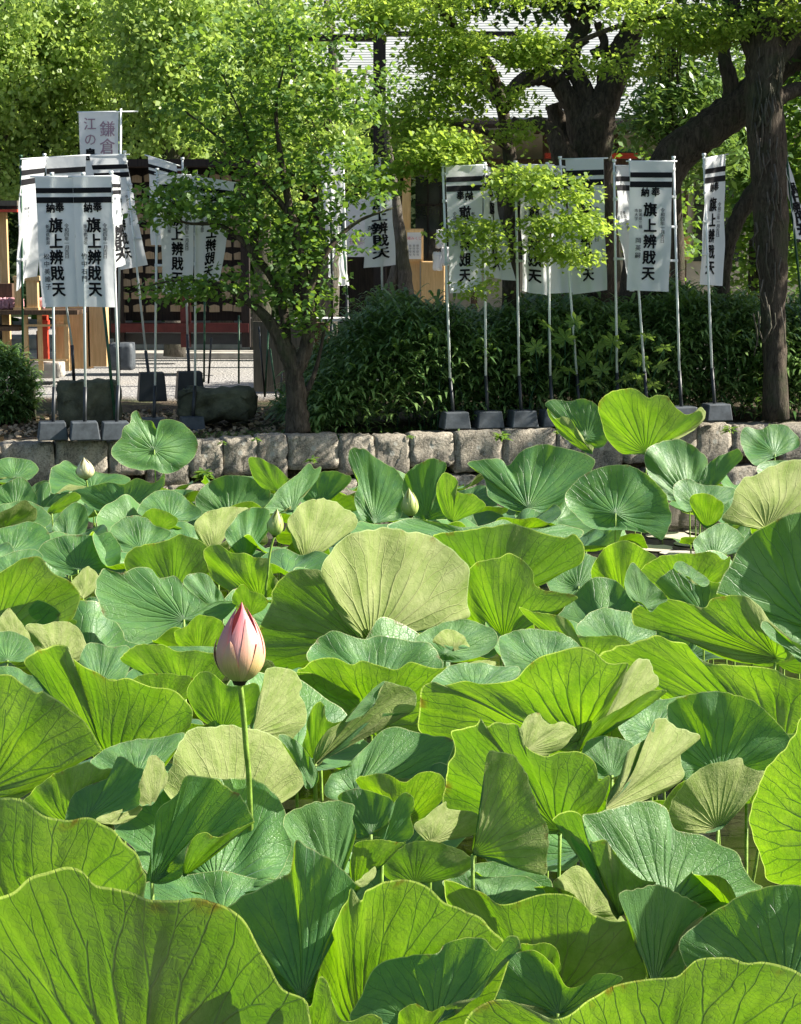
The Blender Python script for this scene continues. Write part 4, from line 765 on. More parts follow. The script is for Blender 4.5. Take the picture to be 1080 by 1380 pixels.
# right hand row (front)
nobori('banner with reversed black characters at the left end of the right row', (601, 224), (651, 222), (650, 393), (606, 395), 20.05, (597, 222), (607, 515), (613, 577), 1, 0, .1, mirror=True, text=T4, basekind='slate')
nobori('narrow banner twisted off its pole beside the reversed lettering banner', (651, 222), (662, 226), (693, 378), (652, 372), 20.15, (653, 222), (655, 512), (658, 576), 2, 0, .25, text=dict(upto=0, small_r='', upper=''), basekind='slate', crossbar=False, fold=.03)
nobori('banner mostly covered by the low yellow maple sprays', (700, 222), (742, 222), (737, 398), (704, 392), 20.2, (695, 220), (700, 512), (704, 575), 3, 0, .15, mirror=True, text=T4, basekind='slate', fold=.03)
nobori('thin edge-on banner seen below the maple sprays', (741, 224), (758, 224), (766, 394), (742, 396), 20.3, (738, 222), (742, 512), (746, 574), 4, 0, .4, text=None, basekind='slate', fold=.03)
nobori('banner with its upper right corner clear of the maple leaves', (762, 214), (814, 213), (817, 391), (771, 397), 20.5, (755, 214), (778, 510), (783, 573), 5, .1, 0, text=T4, basekind='slate', fold=.03, side='L')
nobori('white banner turned away left of the clearest inscribed banner', (831, 223), (851, 223), (862, 392), (846, 388), 20.35, (828, 218), (832, 508), (834, 573), 6, 0, .45, text=dict(upto=9, small_r='', upper='新潟市中央区古', full=False), basekind='slate', fold=.035)
nobori('clearest inscribed banner at the right with its pole on its right side', (850, 217), (907, 217), (902, 393), (846, 391), 20.2, (908, 214), (916, 505), (920, 570), 7, 0, 0, text=T1, basekind='slate', side='R', fold=.012)
nobori('slim banner seen at an angle between the inscribed banner and the rough trunk', (951, 213), (979, 208), (971, 385), (944, 383), 20.4, (949, 210), (960, 502), (965, 566), 8, 0, .3, text=dict(small_l='', upper='', small_r='令和三年一月吉日'), basekind='slate', fold=.015)
nobori('banner blown sideways at the right edge behind the rough trunk', (1054, 212), (1062, 210), (1092, 330), (1078, 320), 20.9, (1060, 208), (1082, 420), (1084, 520), 9, 0, .3, stripes=False, text=dict(small_l='', upper='', small_r='令和三年', full=False, upto=0), polemat='green', fold=.03, tabs=False)
# extra pole seen in front under the inscribed banner
pr = empty('banner_pole', W(874, 572, 20.25), 'bare white pole standing under the clearest inscribed banner', 'pole'); bpy.context.view_layer.update()
MB().tube([W(849, 214, 20.25), W(869, 506, 20.25)], 0.014, 8).build('upper_pole', M['white'], pr, True); MB().tube([W(869, 500, 20.25), W(874, 572, 20.25)], 0.021, 8).build('pole_socket', M['black'], pr, True); block(pr, W(874, 572, 20.25))
# left hand row (front)
nobori('left one of the two joined front banners with columns of black characters', (47, 238), (98, 238), (104, 413), (56, 414), 18.75, (70, 236), (73, 527), (71, 592), 10, 0, 0, text=T2, basekind='slate', fold=.008, tabs=False)
nobori('right one of the two joined front banners with glare on its cloth', (98, 238), (150, 237), (155, 414), (105, 413), 18.72, (112, 236), (115, 527), (114, 592), 11, 0, 0, text=T3, basekind='slate', fold=.010, tabs=False)
nobori('banner seen edge-on beside the two joined front banners', (152, 236), (160, 238), (166, 352), (157, 365), 18.85, (150, 234), (160, 525), (156, 592), 12, 0, .35, text=dict(small_l='', upper='', small_r='', full=False, upto=2), basekind='slate', fold=.02, side='L')
nobori('pale banner half hidden by the plum branches left of centre', (214, 234), (263, 236), (259, 398), (219, 396), 20.35, (212, 230), (209, 525), (207, 585), 13, 0, .1, mirror=False, text=T4, basekind='slate', fold=.018, side='L')
nobori('banner with a lifted corner beside the plum trunk', (265, 238), (316, 246), (297, 378), (262, 392), 20.45, (264, 234), (263, 525), (259, 583), 14, .05, .1, mirror=True, text=dict(upto=0, small_l='', upper='三條市', small_r='令和五年'), basekind='slate', fold=.025, side='L', bw=.3)
# left hand back row
nobori('grey shaded banner at the far left on a dark green pole', (31, 214), (61, 212), (48, 372), (18, 392), 21.8, (28, 212), (31, 480), (33, 545), 15, 0, .4, text=dict(small_l='', upper='横浜市中区元', small_r='', full=False, upto=9), polemat='green', fold=.03, side='L')
nobori('banner showing only its striped top above the joined front banners', (62, 212), (116, 209), (112, 385), (66, 388), 22.3, (60, 210), (98, 470), (100, 520), 16, 0, .1, text=T4, basekind='black', bh=.05, bw=.25, fold=.02)
nobori('banner leaning right on a green stake behind the joined front banners', (120, 209), (170, 208), (197, 357), (160, 364), 22.4, (168, 206), (197, 478), (205, 540), 17, .2, 0, text=T4, polemat='white', basekind='black', bh=.36, bw=.36, side='R', fold=.02)
nobori('torn topped banner behind the plum leaves left of centre', (200, 210), (238, 222), (240, 330), (206, 330), 22.8, (246, 215), (253, 455), (256, 538), 18, .1, 0, text=None, basekind='black', bh=.36, bw=.36, side='R', fold=.03)
# tall banner with brown characters
rt = empty('prayer_banner', W(100, 505, 23.5), 'tall banner with faded brown characters on the highest pole at the left', 'banner', 'white prayer banners'); bpy.context.view_layer.update()
c = Cloth(W(106, 151, 23.5), W(160, 150, 23.5), W(158, 330, 23.5), (W(112, 330, 23.5)), 40, .02)
V, F = c.grid(0, 1, 0, 1, 14, 30, 0); link('cloth', mesh_np('cloth', V, F), M['cloth'], rt)
mb = MB(); mc = MB()
for k, ch in enumerate('鎌倉江の島七福神'):
    if k < 2: c.text(mb, ch, 0.72, 0.13 + 0.13 * k, 0.21, 0.005)
for k, ch in enumerate('江の島'): c.text(mb if k < 2 else mc, ch, 0.28, 0.09 + 0.115 * k, 0.17, 0.005 if k < 2 else .03)
mb.build('lettering', M['paleink'], rt); mc.build('dark_lettering', M['ink'], rt)
MB().tube([W(163, 146, 23.52), W(160, 470, 23.52)], 0.015, 8).build('pole', M['white'], rt, True); MB().tube([W(104, 151, 23.52), W(186, 150, 23.52)], 0.01, 6).build('crossbar', M['white'], rt, True)
MB().tube([W(160, 468, 23.52), W(159, 520, 23.52)], 0.03, 8).build('pole_socket', M['black'], rt, True)
# centre
nobori('pale banner hanging at an angle in the centre behind the plum leaves', (497, 225), (524, 222), (536, 357), (490, 361), 23.0, (512, 215), (516, 420), (518, 480), 19, 0, .1, text=dict(small_l='英子', upper='', small_r=''), fold=.02, tabs=False)
nobori('sunlit narrow banner with a dark pole left of the centre', (440, 300), (454, 302), (454, 375), (438, 372), 24.0, (446, 290), (447, 440), (448, 520), 20, 0, .3, stripes=False, text=None, polemat='green', fold=.03, tabs=False)
nobori('sunlit torn strip of banner left of the centre', (454, 305), (459, 305), (468, 385), (461, 384), 24.3, (460, 290), (468, 400), (470, 520), 21, 0, .2, stripes=False, text=None, polemat='green', fold=.03, tabs=False)
nobori('wide bright banner in sun among the centre leaves', (432, 205), (463, 205), (462, 300), (436, 298), 25.5, (462, 195), (468, 415), (469, 470), 22, 0, .1, stripes=False, text=None, fold=.02, tabs=False)

# ---------------- buildings and furniture behind ----------------
def bxw(m, px0, py0, px1, py1, d, depth, jit=0):
    """box whose front face fills this window when standing at distance d"""
    a = W(px0, py1, d); b = W(px1, py0, d); m.box(((a[0] + b[0]) / 2, d + depth / 2, (a[2] + b[2]) / 2), (b[0] - a[0], depth, b[2] - a[2])); return m
def bo(name, px0, py0, px1, py1, d, depth, mat, parent, bev=0):
    o = bxw(MB(), px0, py0, px1, py1, d, depth).build(name, M[mat], parent)
    if bev: q = o.modifiers.new('edge', 'BEVEL'); q.width = bev; q.segments = 2
    return o
D0 = 36.0
hall = empty('shrine_hall', W(700, 470, D0), 'long shrine hall with grey metal roof behind the trees', 'hall'); bpy.context.view_layer.update()
bo('wall', 560, 150, 1300, 459, D0 + 1.2, 0.3, 'plaster', hall)
bo('side_wall', 395, 200, 548, 459, D0 + 1.6, 0.3, 'darkwood', hall)
# roof: eave line and ridge line, courses as stepped strips
e0 = W(330, 158, D0 - 1.2); e1 = W(1320, 158, D0 - 1.2); zt = W(0, -60, D0 + 6)[2]
V = []; F = []; nc = 60
for k in range(nc + 1):
    t = k / nc; y = e0[1] + (D0 + 7 - e0[1]) * t; z = e0[2] + (zt - e0[2]) * (0.75 * t + 0.25 * t * t)
    for dz in ((0.0,) if k == 0 else (0.0, 0.014)):
        V += [(e0[0] + 0 * t, y, z + dz), (e1[0], y, z + dz)]
nr = len(V) // 2
for k in range(nr - 1): F.append((2 * k, 2 * k + 1, 2 * k + 3, 2 * k + 2))
b_ = len(V); V += [(v[0], v[1], v[2] - 0.22) for v in V]
F += [(b_ + 2 * k, b_ + 2 * k + 2, b_ + 2 * k + 3, b_ + 2 * k + 1) for k in range(nr - 1)]
F += [(0, b_, b_ + 1, 1)] + [(2 * k, 2 * k + 2, b_ + 2 * k + 2, b_ + 2 * k) for k in range(nr - 1)] + [(2 * k + 1, b_ + 2 * k + 1, b_ + 2 * k + 3, 2 * k + 3) for k in range(nr - 1)]
me = bpy.data.meshes.new('roof'); me.from_pydata(V, [], F); me.update(); link('roof', me, M['roof'], hall)
MB().tube([e0 + np.array((0, -.1, -.12)), e1 + np.array((0, -.1, -.12))], 0.09, 8).build('gutter', M['darkwood'], hall)
for k in range(26):
    x = 600 + k * 26; bxw(MB(), x, 166, x + 7, 172, D0 - 1.0, 2.0).build('rafter', M['brown'], hall)
bo('lintel', 560, 214, 1120, 226, D0 + .9, 0.3, 'brown', hall)
for px in (549, 640, 735, 830, 925, 1020, 1110): bo('post', px - 5, 175, px + 5, 459, D0 + .6, 0.3, 'ochre' if px == 549 else 'brown', hall)
for i, px in enumerate((560, 650, 745, 840, 935, 1030)):
    w_ = bo('window', px, 238, px + 68, 352, D0 + 1.12, 0.06, 'glass', hall)
    for q in range(1, 4): bo('frame', px + 17 * q - 1, 238, px + 17 * q + 1, 352, D0 + 1.05, 0.06, 'darkwood', w_)
    for q in range(1, 3): bo('frame', px, 238 + 38 * q - 1, px + 68, 238 + 38 * q + 1, D0 + 1.04, 0.06, 'darkwood', w_)
bo('red_beam', 735, 206, 860, 213, D0 + .3, 0.2, 'red', hall); bo('green_beam', 820, 200, 870, 205, D0 + .3, 0.2, 'green', hall)
# sunlit timber counter with notices under the window
ct = empty('notice_stand', W(560, 440, 34), 'sunlit pale timber stand carrying a framed notice in the centre', 'stand'); bpy.context.view_layer.update()
bo('post', 542, 250, 552, 400, 34, .15, 'ochre', ct); bo('panel', 550, 352, 566, 402, 33.9, .1, 'ochre', ct); bo('box', 568, 352, 600, 410, 33.7, .4, 'ochre', ct, .02)
fr = bo('notice_frame', 546, 308, 571, 352, 33.8, .08, 'ochre', ct); pp = bo('notice_paper', 549, 313, 568, 349, 33.77, .02, 'paper', fr)
def flat_text(s, px, py, d, size, mat, parent, bold=0.01, vertical=False, name='lettering'):
    m = MB()
    for k, ch in enumerate(s):
        V, F = glyph(ch, bold); c0 = W(px, py, d); dx, dz = (0, -k * size * 1.1) if vertical else (k * size * 1.02, 0)
        m.add([(c0[0] + dx + q[0] * size, c0[1], c0[2] + dz + q[1] * size) for q in V], F)
    return m.build(name, M[mat], parent)
flat_text('縁みくじ', 551.5, 321, 33.74, .068, 'pinkink', fr, .02)
for k in range(3): flat_text('御守授与', 553 + 5 * k, 331, 33.74, .05, 'smallink', fr, .01, True)
nb = empty('notice_board', W(923, 345, 34), 'small orange timber notice right of the inscribed banner', 'sign'); bpy.context.view_layer.update()
bo('board', 920, 318, 931, 350, 34, .06, 'ochre', nb); flat_text('授与所', 925.5, 325, 33.96, .11, 'red', nb, .01, True)
wb = empty('notice_board', W(480, 345, 31), 'white sunlit sheet with purple characters left of the angled centre banner', 'sign'); bpy.context.view_layer.update()
bo('board', 466, 268, 494, 346, 31, .04, 'paper', wb); flat_text('祈願奉', 475, 325, 30.97, .12, 'paleink', wb, .01)
# gifts in white wrap by the counter
for k, (px, py) in enumerate([(594, 322), (601, 345), (590, 352)]):
    o = rough_block(W(px, py, 33.5), (.17, .17, .34), 0, 700 + k, 'wrapped_offering', None, M['paper'], .02); tag(o, ['upper', 'right hand', 'lower'][k] + ' white wrapped offering left of the right banner row', 'offering')
# black post with cross beam in front of the roof
tr = empty('trellis_frame', W(512, 470, 31), 'black timber post and cross beam standing before the grey roof', 'trellis'); bpy.context.view_layer.update()
bo('post', 504, 46, 520, 470, 31, .25, 'darkwood', tr); bo('beam', 405, 46, 503.6, 54, 31.02, .2, 'darkwood', tr); bo('beam', 520.4, 42, 700, 47, 31.02, .2, 'darkwood', tr)
for k, px in enumerate((150, 250, 350, 440, 560, 620)): pass
# votive plaque rack
rk = empty('votive_plaque_rack', W(250, 468, 29), 'dark timber rack hung with rows of small wooden votive plaques', 'rack'); bpy.context.view_layer.update()
bo('back_panel', 150, 225, 335, 432, 29.3, .08, 'darkwood', rk); bo('lower_beam', 150, 436, 335, 448, 29, .3, 'darkred', rk); bo('roof', 140, 214, 345, 224, 28.6, .9, 'darkwood', rk)
for px in (158, 248, 330): bo('leg', px - 4, 225, px + 4, 468, 29.05, .2, 'darkred' if px == 248 else 'darkwood', rk)
bo('shelf', 160, 449.5, 326, 464, 29.2, .5, 'black', rk)
pl = None
for j in range(11):
    for i in range(10):
        if random.random() < .06: continue
        px = 168 + i * 17.2 + random.uniform(-1.5, 1.5); py = 240 + j * 17.5 + random.uniform(-1, 1)
        a = W(px, py, 29.12)
        if pl is None:
            m = MB(); w2, h2 = .083, .058
            m.add([(-w2, 0, -h2), (w2, 0, -h2), (w2, 0, h2 * .7), (0, 0, h2 * 1.15), (-w2, 0, h2 * .7), (-w2, .012, -h2), (w2, .012, -h2), (w2, .012, h2 * .7), (0, .012, h2 * 1.15), (-w2, .012, h2 * .7)],
                  [(0, 1, 2, 3, 4), (9, 8, 7, 6, 5), (0, 5, 6, 1), (1, 6, 7, 2), (2, 7, 8, 3), (3, 8, 9, 4), (4, 9, 5, 0)])
            o = m.build('plaque', M['plaque']); pl = o.data
        else: o = link('plaque', pl, None)
        o.location = Vector(a); o.rotation_euler = (random.uniform(-.1, .1), random.uniform(-.08, .08), random.uniform(-.15, .15)); o.parent = rk; o.matrix_parent_inverse = rk.matrix_basis.inverted()
# offering tables at the left
tb = empty('offering_table', W(20, 480, 26.5), 'timber stall table with pink paper offerings at the left edge', 'table'); bpy.context.view_layer.update()
bo('table_top', -60, 418, 104, 424, 26.3, .9, 'brown', tb); bo('table_shelf', -60, 440, 26, 446, 26.5, .6, 'brown', tb)
for px in (-40, 33, 52, 88): bo('leg', px, 424.6, px + 3.5, 500, 26.5, .07, 'ochre', tb)
bo('rail', 34, 437, 90, 440, 26.46, .04, 'ochre', tb); bo('rail', 36, 484, 90, 486.5, 26.46, .04, 'ochre', tb)
vp = empty('vermilion_post', W(60, 488, 27.3), 'bright vermilion post under the stall table at the left', 'post'); bpy.context.view_layer.update()
bo('shaft', 57, 425, 63, 486, 27.2, .12, 'red', vp); bo('collar', 52, 432, 63.5, 444, 27.14, .2, 'red', vp); bo('back_board', 50, 446, 57, 486, 27.3, .1, 'darkred', vp); bo('foot', 36, 489, 80, 510, 27.1, .5, 'pale', vp, .03)
pn = empty('timber_cabinet', W(110, 495, 27.6), 'bright orange timber cabinet in sun behind the joined banners', 'cabinet'); bpy.context.view_layer.update()
bo('board', 76, 395, 92, 500, 27.6, .3, 'ochre', pn); bo('board', 92.4, 380, 119, 497, 27.6, .3, 'ochre', pn); bo('board', 119.5, 375, 141, 494, 27.6, .3, 'ochre', pn); bo('rail', 76, 434, 91, 438, 27.54, .05, 'ochre', pn)
for k, (a, b) in enumerate(((20, 27), (36, 50))):
    q = empty('offering_box', W((a + b) / 2, 418, 26.4), ['slim', 'broad'][k] + ' pale wooden pillar shaped box on the stall table', 'box'); bpy.context.view_layer.update()
    bo('shaft', a, 378, b, 416, 26.4, .12, 'ochre', q); bo('cap', a - 3, 372, b + 3, 378, 26.37, .18, 'ochre', q); bo('foot', a - 2, 414.4, b + 2, 417.7, 26.37, .18, 'ochre', q)
g = random.Random(3)
for k in range(9):
    px = -20 + k * 9.5 + g.uniform(-2, 2)
    if 33 < px < 52: continue
    o = rough_block(W(px, 409, 26.6), (.12, .12, .16), 0, 720 + k, 'paper_bundle', None, M['pink'], .03, 4, 4, 2); tag(o, 'pink paper bundle on the stall table at the left edge', 'paper bundle', 'pink paper bundles on the stall table')
o = bxw(MB(), -30, 382, 16, 406, 26.75, .2).build('carton', M['brown'], None); tag(o, 'brown carton behind the pink bundles at the left edge', 'carton')
sr = empty('stall_roof', W(-10, 480, 27.5), 'grey lean-to roof with a red edge at the left edge', 'roof'); bpy.context.view_layer.update()
bo('roof_board', -120, 270, 23, 277, 26.8, 1.6, 'oldwood', sr); bo('edge_board', -120, 282, 23, 285.5, 26.8, .1, 'red', sr); bo('fascia', -120, 277.4, 23, 281.6, 26.85, .1, 'darkwood', sr)
for px in (-100, 4): bo('post', px, 286, px + 4, 480, 27.2, .1, 'ochre', sr)
# weathered box of vertical boards beside the plum trunk
wbx = empty('board_planter', W(383, 527, 25.2), 'tall weathered grey box of upright boards behind the plum trunk', 'box'); bpy.context.view_layer.update()
x = 342
for w_ in (11, 9, 13, 12, 12, 13, 12): bo('board', x, 434 + random.uniform(-1, 1), x + w_ - .6, 528, 25.2, .05, 'oldwood', wbx); x += w_
bo('side_board', 424.5, 437, 441, 522, 25.3, .9, 'brown', wbx); bo('back_board', 343, 436, 423, 520, 25.9, .05, 'oldwood', wbx)
o = bxw(MB(), 396, 429, 470, 433, 25.3, .5).build('paper_sheet', M['paper'], None); tag(o, 'white sheet lying on top of the grey board box', 'paper')
o = bxw(MB(), 420, 526.5, 470, 529, 24.6, .12).build('timber_strip', M['paper'], None); tag(o, 'thin white batten on the ground by the hedge foot', 'batten')
# boulders, blocks and steps
o = rough_block(W(121, 545, 20.6), (.70, .5, .54), .1, 801, 'boulder', None, M['rock'], .05, 8, 6, 5); tag(o, 'squat dark boulder behind the three left pole blocks', 'boulder')
o = rough_block(W(293, 545, 20.8), (.84, .6, .36), -.1, 802, 'boulder', None, M['rock'], .06, 8, 6, 5); tag(o, 'low brown boulder left of the plum trunk', 'boulder')
o = rough_block(W(165, 480, 27.2), (.36, .4, .42), 0, 803, 'stone_block', None, M['slate'], .01); tag(o, 'grey tapering stone block on the sunlit gravel', 'stone block')
o = rough_block(W(42, 540, 21.5), (.1, .5, .5), .2, 804, 'kerb_stone', None, M['rock'], .02); tag(o, 'narrow upright kerb stone beside the left bush', 'kerb stone')
for k, (py, h, dep) in enumerate(((481, .1, 1.2), (468, .2, 1.6))):
    d_ = 2.07 * 2400 / (py - 330) ; a = G(-150, py); b = G(460, py); m = MB(); m.box(((a[0] + b[0]) / 2, a[1] + dep / 2, h / 2 - .03), (b[0] - a[0], dep, h)); o = m.build('step', M['pale'], None); tag(o, kind='structure')
sc_ = empty('scaffold_pole_stand', G(385, 527), 'thin dark stakes leaning against the grey board box', 'stakes'); bpy.context.view_layer.update()
for (a, b, c_, d_) in ((349, 440, 357, 535), (362, 445, 357, 535), (364, 470, 373, 538), (322, 425, 322, 517), (276, 400, 275, 515), (285, 455, 281, 517), (415, 300, 413, 520), (447, 300, 448, 430), (381, 500, 377, 540)):
    MB().tube([W(a, b, 23.9), W(c_, d_, 23.9)], .014, 6).build('stake', M['black'] if a % 2 else M['green'], sc_, True)
MB().tube([W(138, 400, 20.3), W(157, 570, 20.3)], .016, 6)
o = MB().tube([W(138, 395, 20.35), W(156, 572, 20.35)], .018, 6).build('bamboo_stake', M['green'], None, True); tag(o, 'green bamboo stake leaning behind the right joined banner', 'stake')
# person sized forked grey trunk near the notice is built with the trees

# ---------------- foliage ----------------
def leaf_cloud(P, size, rg, asp=0.42, upb=0.9, jitter=0.3, droop=0.25, dirs=None):
    n = len(P); nr = rg.normal(size=(n, 3)); nr[:, 2] = np.abs(nr[:, 2]) * 0.6 + upb; nr /= np.linalg.norm(nr, axis=1, keepdims=True)
    dr = rg.normal(size=(n, 3)) if dirs is None else dirs + rg.normal(size=(n, 3)) * 0.4
    dr -= nr * (dr * nr).sum(1, keepdims=True); dr /= np.linalg.norm(dr, axis=1, keepdims=True) + 1e-9; sd = np.cross(nr, dr)
    s = (size * rg.uniform(1 - jitter, 1 + jitter, n))[:, None]; dn = np.array((0, 0, -1.0))
    v0 = P; v1 = P + dr * s * 0.45 + sd * s * asp - nr * s * 0.05; v2 = P + dr * s + dn * s * droop; v3 = P + dr * s * 0.45 - sd * s * asp - nr * s * 0.05
    V = np.stack([v0, v1, v2, v3], 1).reshape(-1, 3); F = np.arange(4 * n).reshape(n, 4); return V, F
def blob_pts(blobs, rg, flat=0.45, clump=0.22, per=26):
    """blobs: (px,py,d,rx_px,ry_px,ry_m, n leaves) -> points gathered in flattened twig clumps"""
    out = []
    for (px, py, d, rx, ry, rd, n) in blobs:
        s = FPX / d; c = W(px, py, d); nc = max(1, n // per)
        q = rg.normal(size=(nc, 3)); q /= np.linalg.norm(q, axis=1, keepdims=True); q *= (rg.uniform(0.15, 1, nc) ** 0.5)[:, None]
        cc = c + q * np.array((rx / s, rd, ry / s)); m = rg.integers(0, nc, n)
        out.append(cc[m] + rg.normal(size=(n, 3)) * np.array((clump, clump, clump * flat)))
    return np.concatenate(out)
def crown(name, parent, blobs, size, mat, seed, flat=.45, clump=.22, per=26, asp=.42, upb=.9, droop=.25):
    rg = np.random.default_rng(seed); P = blob_pts(blobs, rg, flat, clump, per); V, F = leaf_cloud(P, size, rg, asp, upb, .3, droop)
    return link(name, mesh_np(name, V, F, False), M[mat], parent)
def tree(name, label, base, trunks, crowns, barkm, seed, cat='tree', group=None):
    """trunks: list of [(px,py,d,radius)...] ; crowns: list of (partname, blobs, size, mat, kwargs)"""
    root = empty(name, base, label, cat, group); bpy.context.view_layer.update()
    m = MB()
    for j, t in enumerate(trunks):
        P = [tuple(W(px, py, d)) + (r,) for px, py, d, r in t]; P = smooth_path(P, 6)
        m.tube([p[:3] for p in P], [max(.004, p[3]) for p in P], 12 if t[0][3] > .08 else 6, .09, seed + j)
    m.build('trunk', M[barkm], root, True)
    for pn_, bl, size, mat, kw in crowns: crown(pn_, root, bl, size, mat, seed, **kw)
    return root
# plum tree, left of centre, leaning over the wall
PL = 19.75
tree('plum_tree', 'leaning dark stemmed plum tree with dense mid green leaves in front of the left banners', G(400, 578),
     [[(402, 582, PL, .15), (400, 545, PL, .12), (396, 500, PL, .10), (385, 470, PL, .10), (368, 440, PL, .07), (345, 415, PL, .05), (300, 385, PL, .03), (240, 378, PL, .015), (200, 385, PL, .006)],
      [(396, 505, PL, .10), (412, 470, PL, .08), (418, 420, PL, .07), (405, 350, PL, .06), (385, 250, PL, .04), (372, 150, PL, .02), (385, 80, PL, .01)],
      [(388, 475, PL, .06), (378, 400, PL + .2, .05), (345, 345, PL, .04), (300, 305, PL, .025), (250, 300, PL, .015), (215, 280, PL, .008)],
      [(412, 400, PL, .05), (440, 340, PL - .1, .035), (480, 300, PL, .02), (530, 280, PL, .01)],
      [(400, 300, PL, .04), (350, 240, PL, .03), (300, 190, PL, .02), (250, 150, PL, .01)],
      [(345, 345, PL, .03), (345, 250, PL + .2, .02), (330, 170, PL, .012), (300, 100, PL, .008)],
      [(398, 560, PL, .05), (425, 500, PL + .2, .025), (440, 430, PL + .3, .015)]],
     [('crown', [(245, 390, PL, 58, 24, .35, 504), (330, 385, PL, 45, 30, .4, 302), (215, 275, PL, 28, 35, .4, 331), (262, 265, PL, 45, 38, .45, 576), (330, 290, PL, 50, 45, .5, 720), (400, 330, PL, 50, 60, .5, 792),
                 (370, 210, PL, 75, 55, .6, 1080), (465, 240, PL, 60, 50, .5, 720), (300, 150, PL, 75, 50, .6, 792), (400, 120, PL, 70, 55, .6, 792), (480, 130, PL, 45, 40, .5, 432), (410, 400, PL, 55, 45, .4, 396), (400, 440, PL, 40, 18, .3, 115),
                 (455, 320, PL, 35, 35, .4, 252), (300, 60, PL, 90, 50, .6, 648), (430, 40, PL, 80, 45, .6, 576)], .072, 'plum', dict(clump=.11, per=15, flat=.35))], 'bark', 11)
# maple with bright yellow green sprays (trunk behind the hedge)
MD = 20.9
tree('maple_tree', 'maple with sunlit yellow green layered sprays hanging over the banners', G(690, 540),
     [[(690, 545, MD + 1, .13), (688, 440, MD + 1, .12), (690, 330, MD + .8, .10), (686, 200, MD + .6, .08), (660, 90, MD + .4, .06), (600, 20, MD, .04), (560, -40, MD, .03)],
      [(690, 300, MD + .7, .05), (720, 250, MD, .03), (760, 250, MD - .7, .015), (790, 300, MD - 1.1, .008)],
      [(686, 200, MD + .5, .05), (640, 170, MD, .03), (590, 170, MD, .02), (540, 190, MD, .01)],
      [(680, 150, MD + .4, .05), (740, 80, MD, .03), (850, 30, MD, .03), (950, 20, MD, .02), (1050, 30, MD, .01)],
      [(690, 330, MD + .6, .03), (670, 320, MD - .2, .015), (640, 330, MD - .6, .008)]],
     [('crown', [(590, 205, MD - .5, 62, 34, .5, 3230), (560, 160, MD, 55, 40, .5, 1900), (615, 120, MD, 50, 45, .5, 2090), (600, 65, MD, 60, 35, .5, 1900), (525, 240, MD - .4, 35, 18, .4, 570),
                 (770, 255, MD - 1.15, 40, 20, .3, 500), (785, 305, MD - 1.15, 36, 16, .3, 620), (775, 345, MD - 1.15, 34, 13, .3, 420), (738, 300, MD - 1.15, 32, 15, .3, 420), (745, 335, MD - 1.15, 30, 12, .3, 300), (705, 245, MD - 1.15, 40, 30, .4, 988), (640, 315, MD - 1.15, 36, 22, .3, 570), (665, 340, MD - 1.15, 20, 30, .3, 247), (650, 385, MD - 1.15, 25, 12, .3, 171),
                 (720, 70, MD, 38, 26, .4, 1520), (805, 85, MD, 30, 20, .4, 350), (560, 15, MD, 90, 30, .6, 2470), (700, -15, MD, 100, 22, .6, 1500), (850, 15, MD, 50, 26, .5, 800), (868, 85, MD + 1, 32, 26, .5, 600), (700, 130, MD, 26, 16, .4, 260), (730, 60, MD, 30, 18, .4, 300), (640, 60, MD, 40, 22, .4, 420), (945, 35, MD, 62, 32, .5, 2850), (1040, 25, MD, 55, 30, .5, 1900), (700, 175, MD, 25, 20, .3, 380), (480, 15, MD, 60, 30, .5, 1330)],
       0.064, 'maple', dict(clump=.12, per=26, flat=.35, asp=.36))], 'bark', 12)
# big old tree with twisted limbs
OD = 23.5
tree('old_camphor_tree', 'massive old tree with twisted dark limbs in front of the grey roof', G(795, 510),
     [[(800, 515, OD, .55), (797, 400, OD, .46), (795, 260, OD, .30), (797, 200, OD, .29), (802, 160, OD, .28), (820, 125, OD, .19), (832, 85, OD, .20), (848, 50, OD, .16), (870, 0, OD, .13), (900, -70, OD, .10)],
      [(795, 200, OD, .26), (778, 150, OD, .17), (760, 122, OD, .13), (748, 106, OD, .13), (722, 104, OD - .2, .11), (700, 112, OD - .3, .10), (684, 128, OD - .3, .08), (664, 108, OD - .3, .07), (640, 95, OD - .3, .06), (610, 80, OD - .3, .05)],
      [(800, 170, OD, .20), (785, 115, OD, .12), (770, 85, OD, .12), (775, 55, OD, .12), (790, 20, OD, .10), (800, -40, OD, .08)],
      [(770, 80, OD, .09), (735, 75, OD + .2, .10), (700, 82, OD + .2, .10), (665, 68, OD + .2, .08), (640, 50, OD + .2, .05)],
      [(684, 132, OD - .3, .06), (680, 142, OD - .35, .07), (660, 125, OD - .4, .07), (635, 100, OD - .4, .065), (605, 75, OD - .4, .05)],
      [(770, 230, OD - .2, .18), (758, 205, OD - .3, .15), (745, 178, OD - .3, .10), (728, 166, OD - .3, .09), (705, 168, OD - .3, .07), (690, 160, OD - .3, .04)],
      [(772, 200, OD + .3, .16), (752, 160, OD + .3, .12), (745, 140, OD + .3, .10)],
      [(800, 75, OD, .08), (815, 60, OD, .06), (805, 30, OD, .05)],
      [(790, 60, OD, .06), (770, 25, OD, .05), (750, -20, OD, .05)]],
     [('crown', [(640, -30, OD, 160, 50, 1.5, 3000), (850, -40, OD, 160, 50, 1.5, 3000), (760, 5, OD + .5, 90, 15, .8, 500)], .10, 'dark', dict(clump=.2, per=20)), ], 'bark', 13)
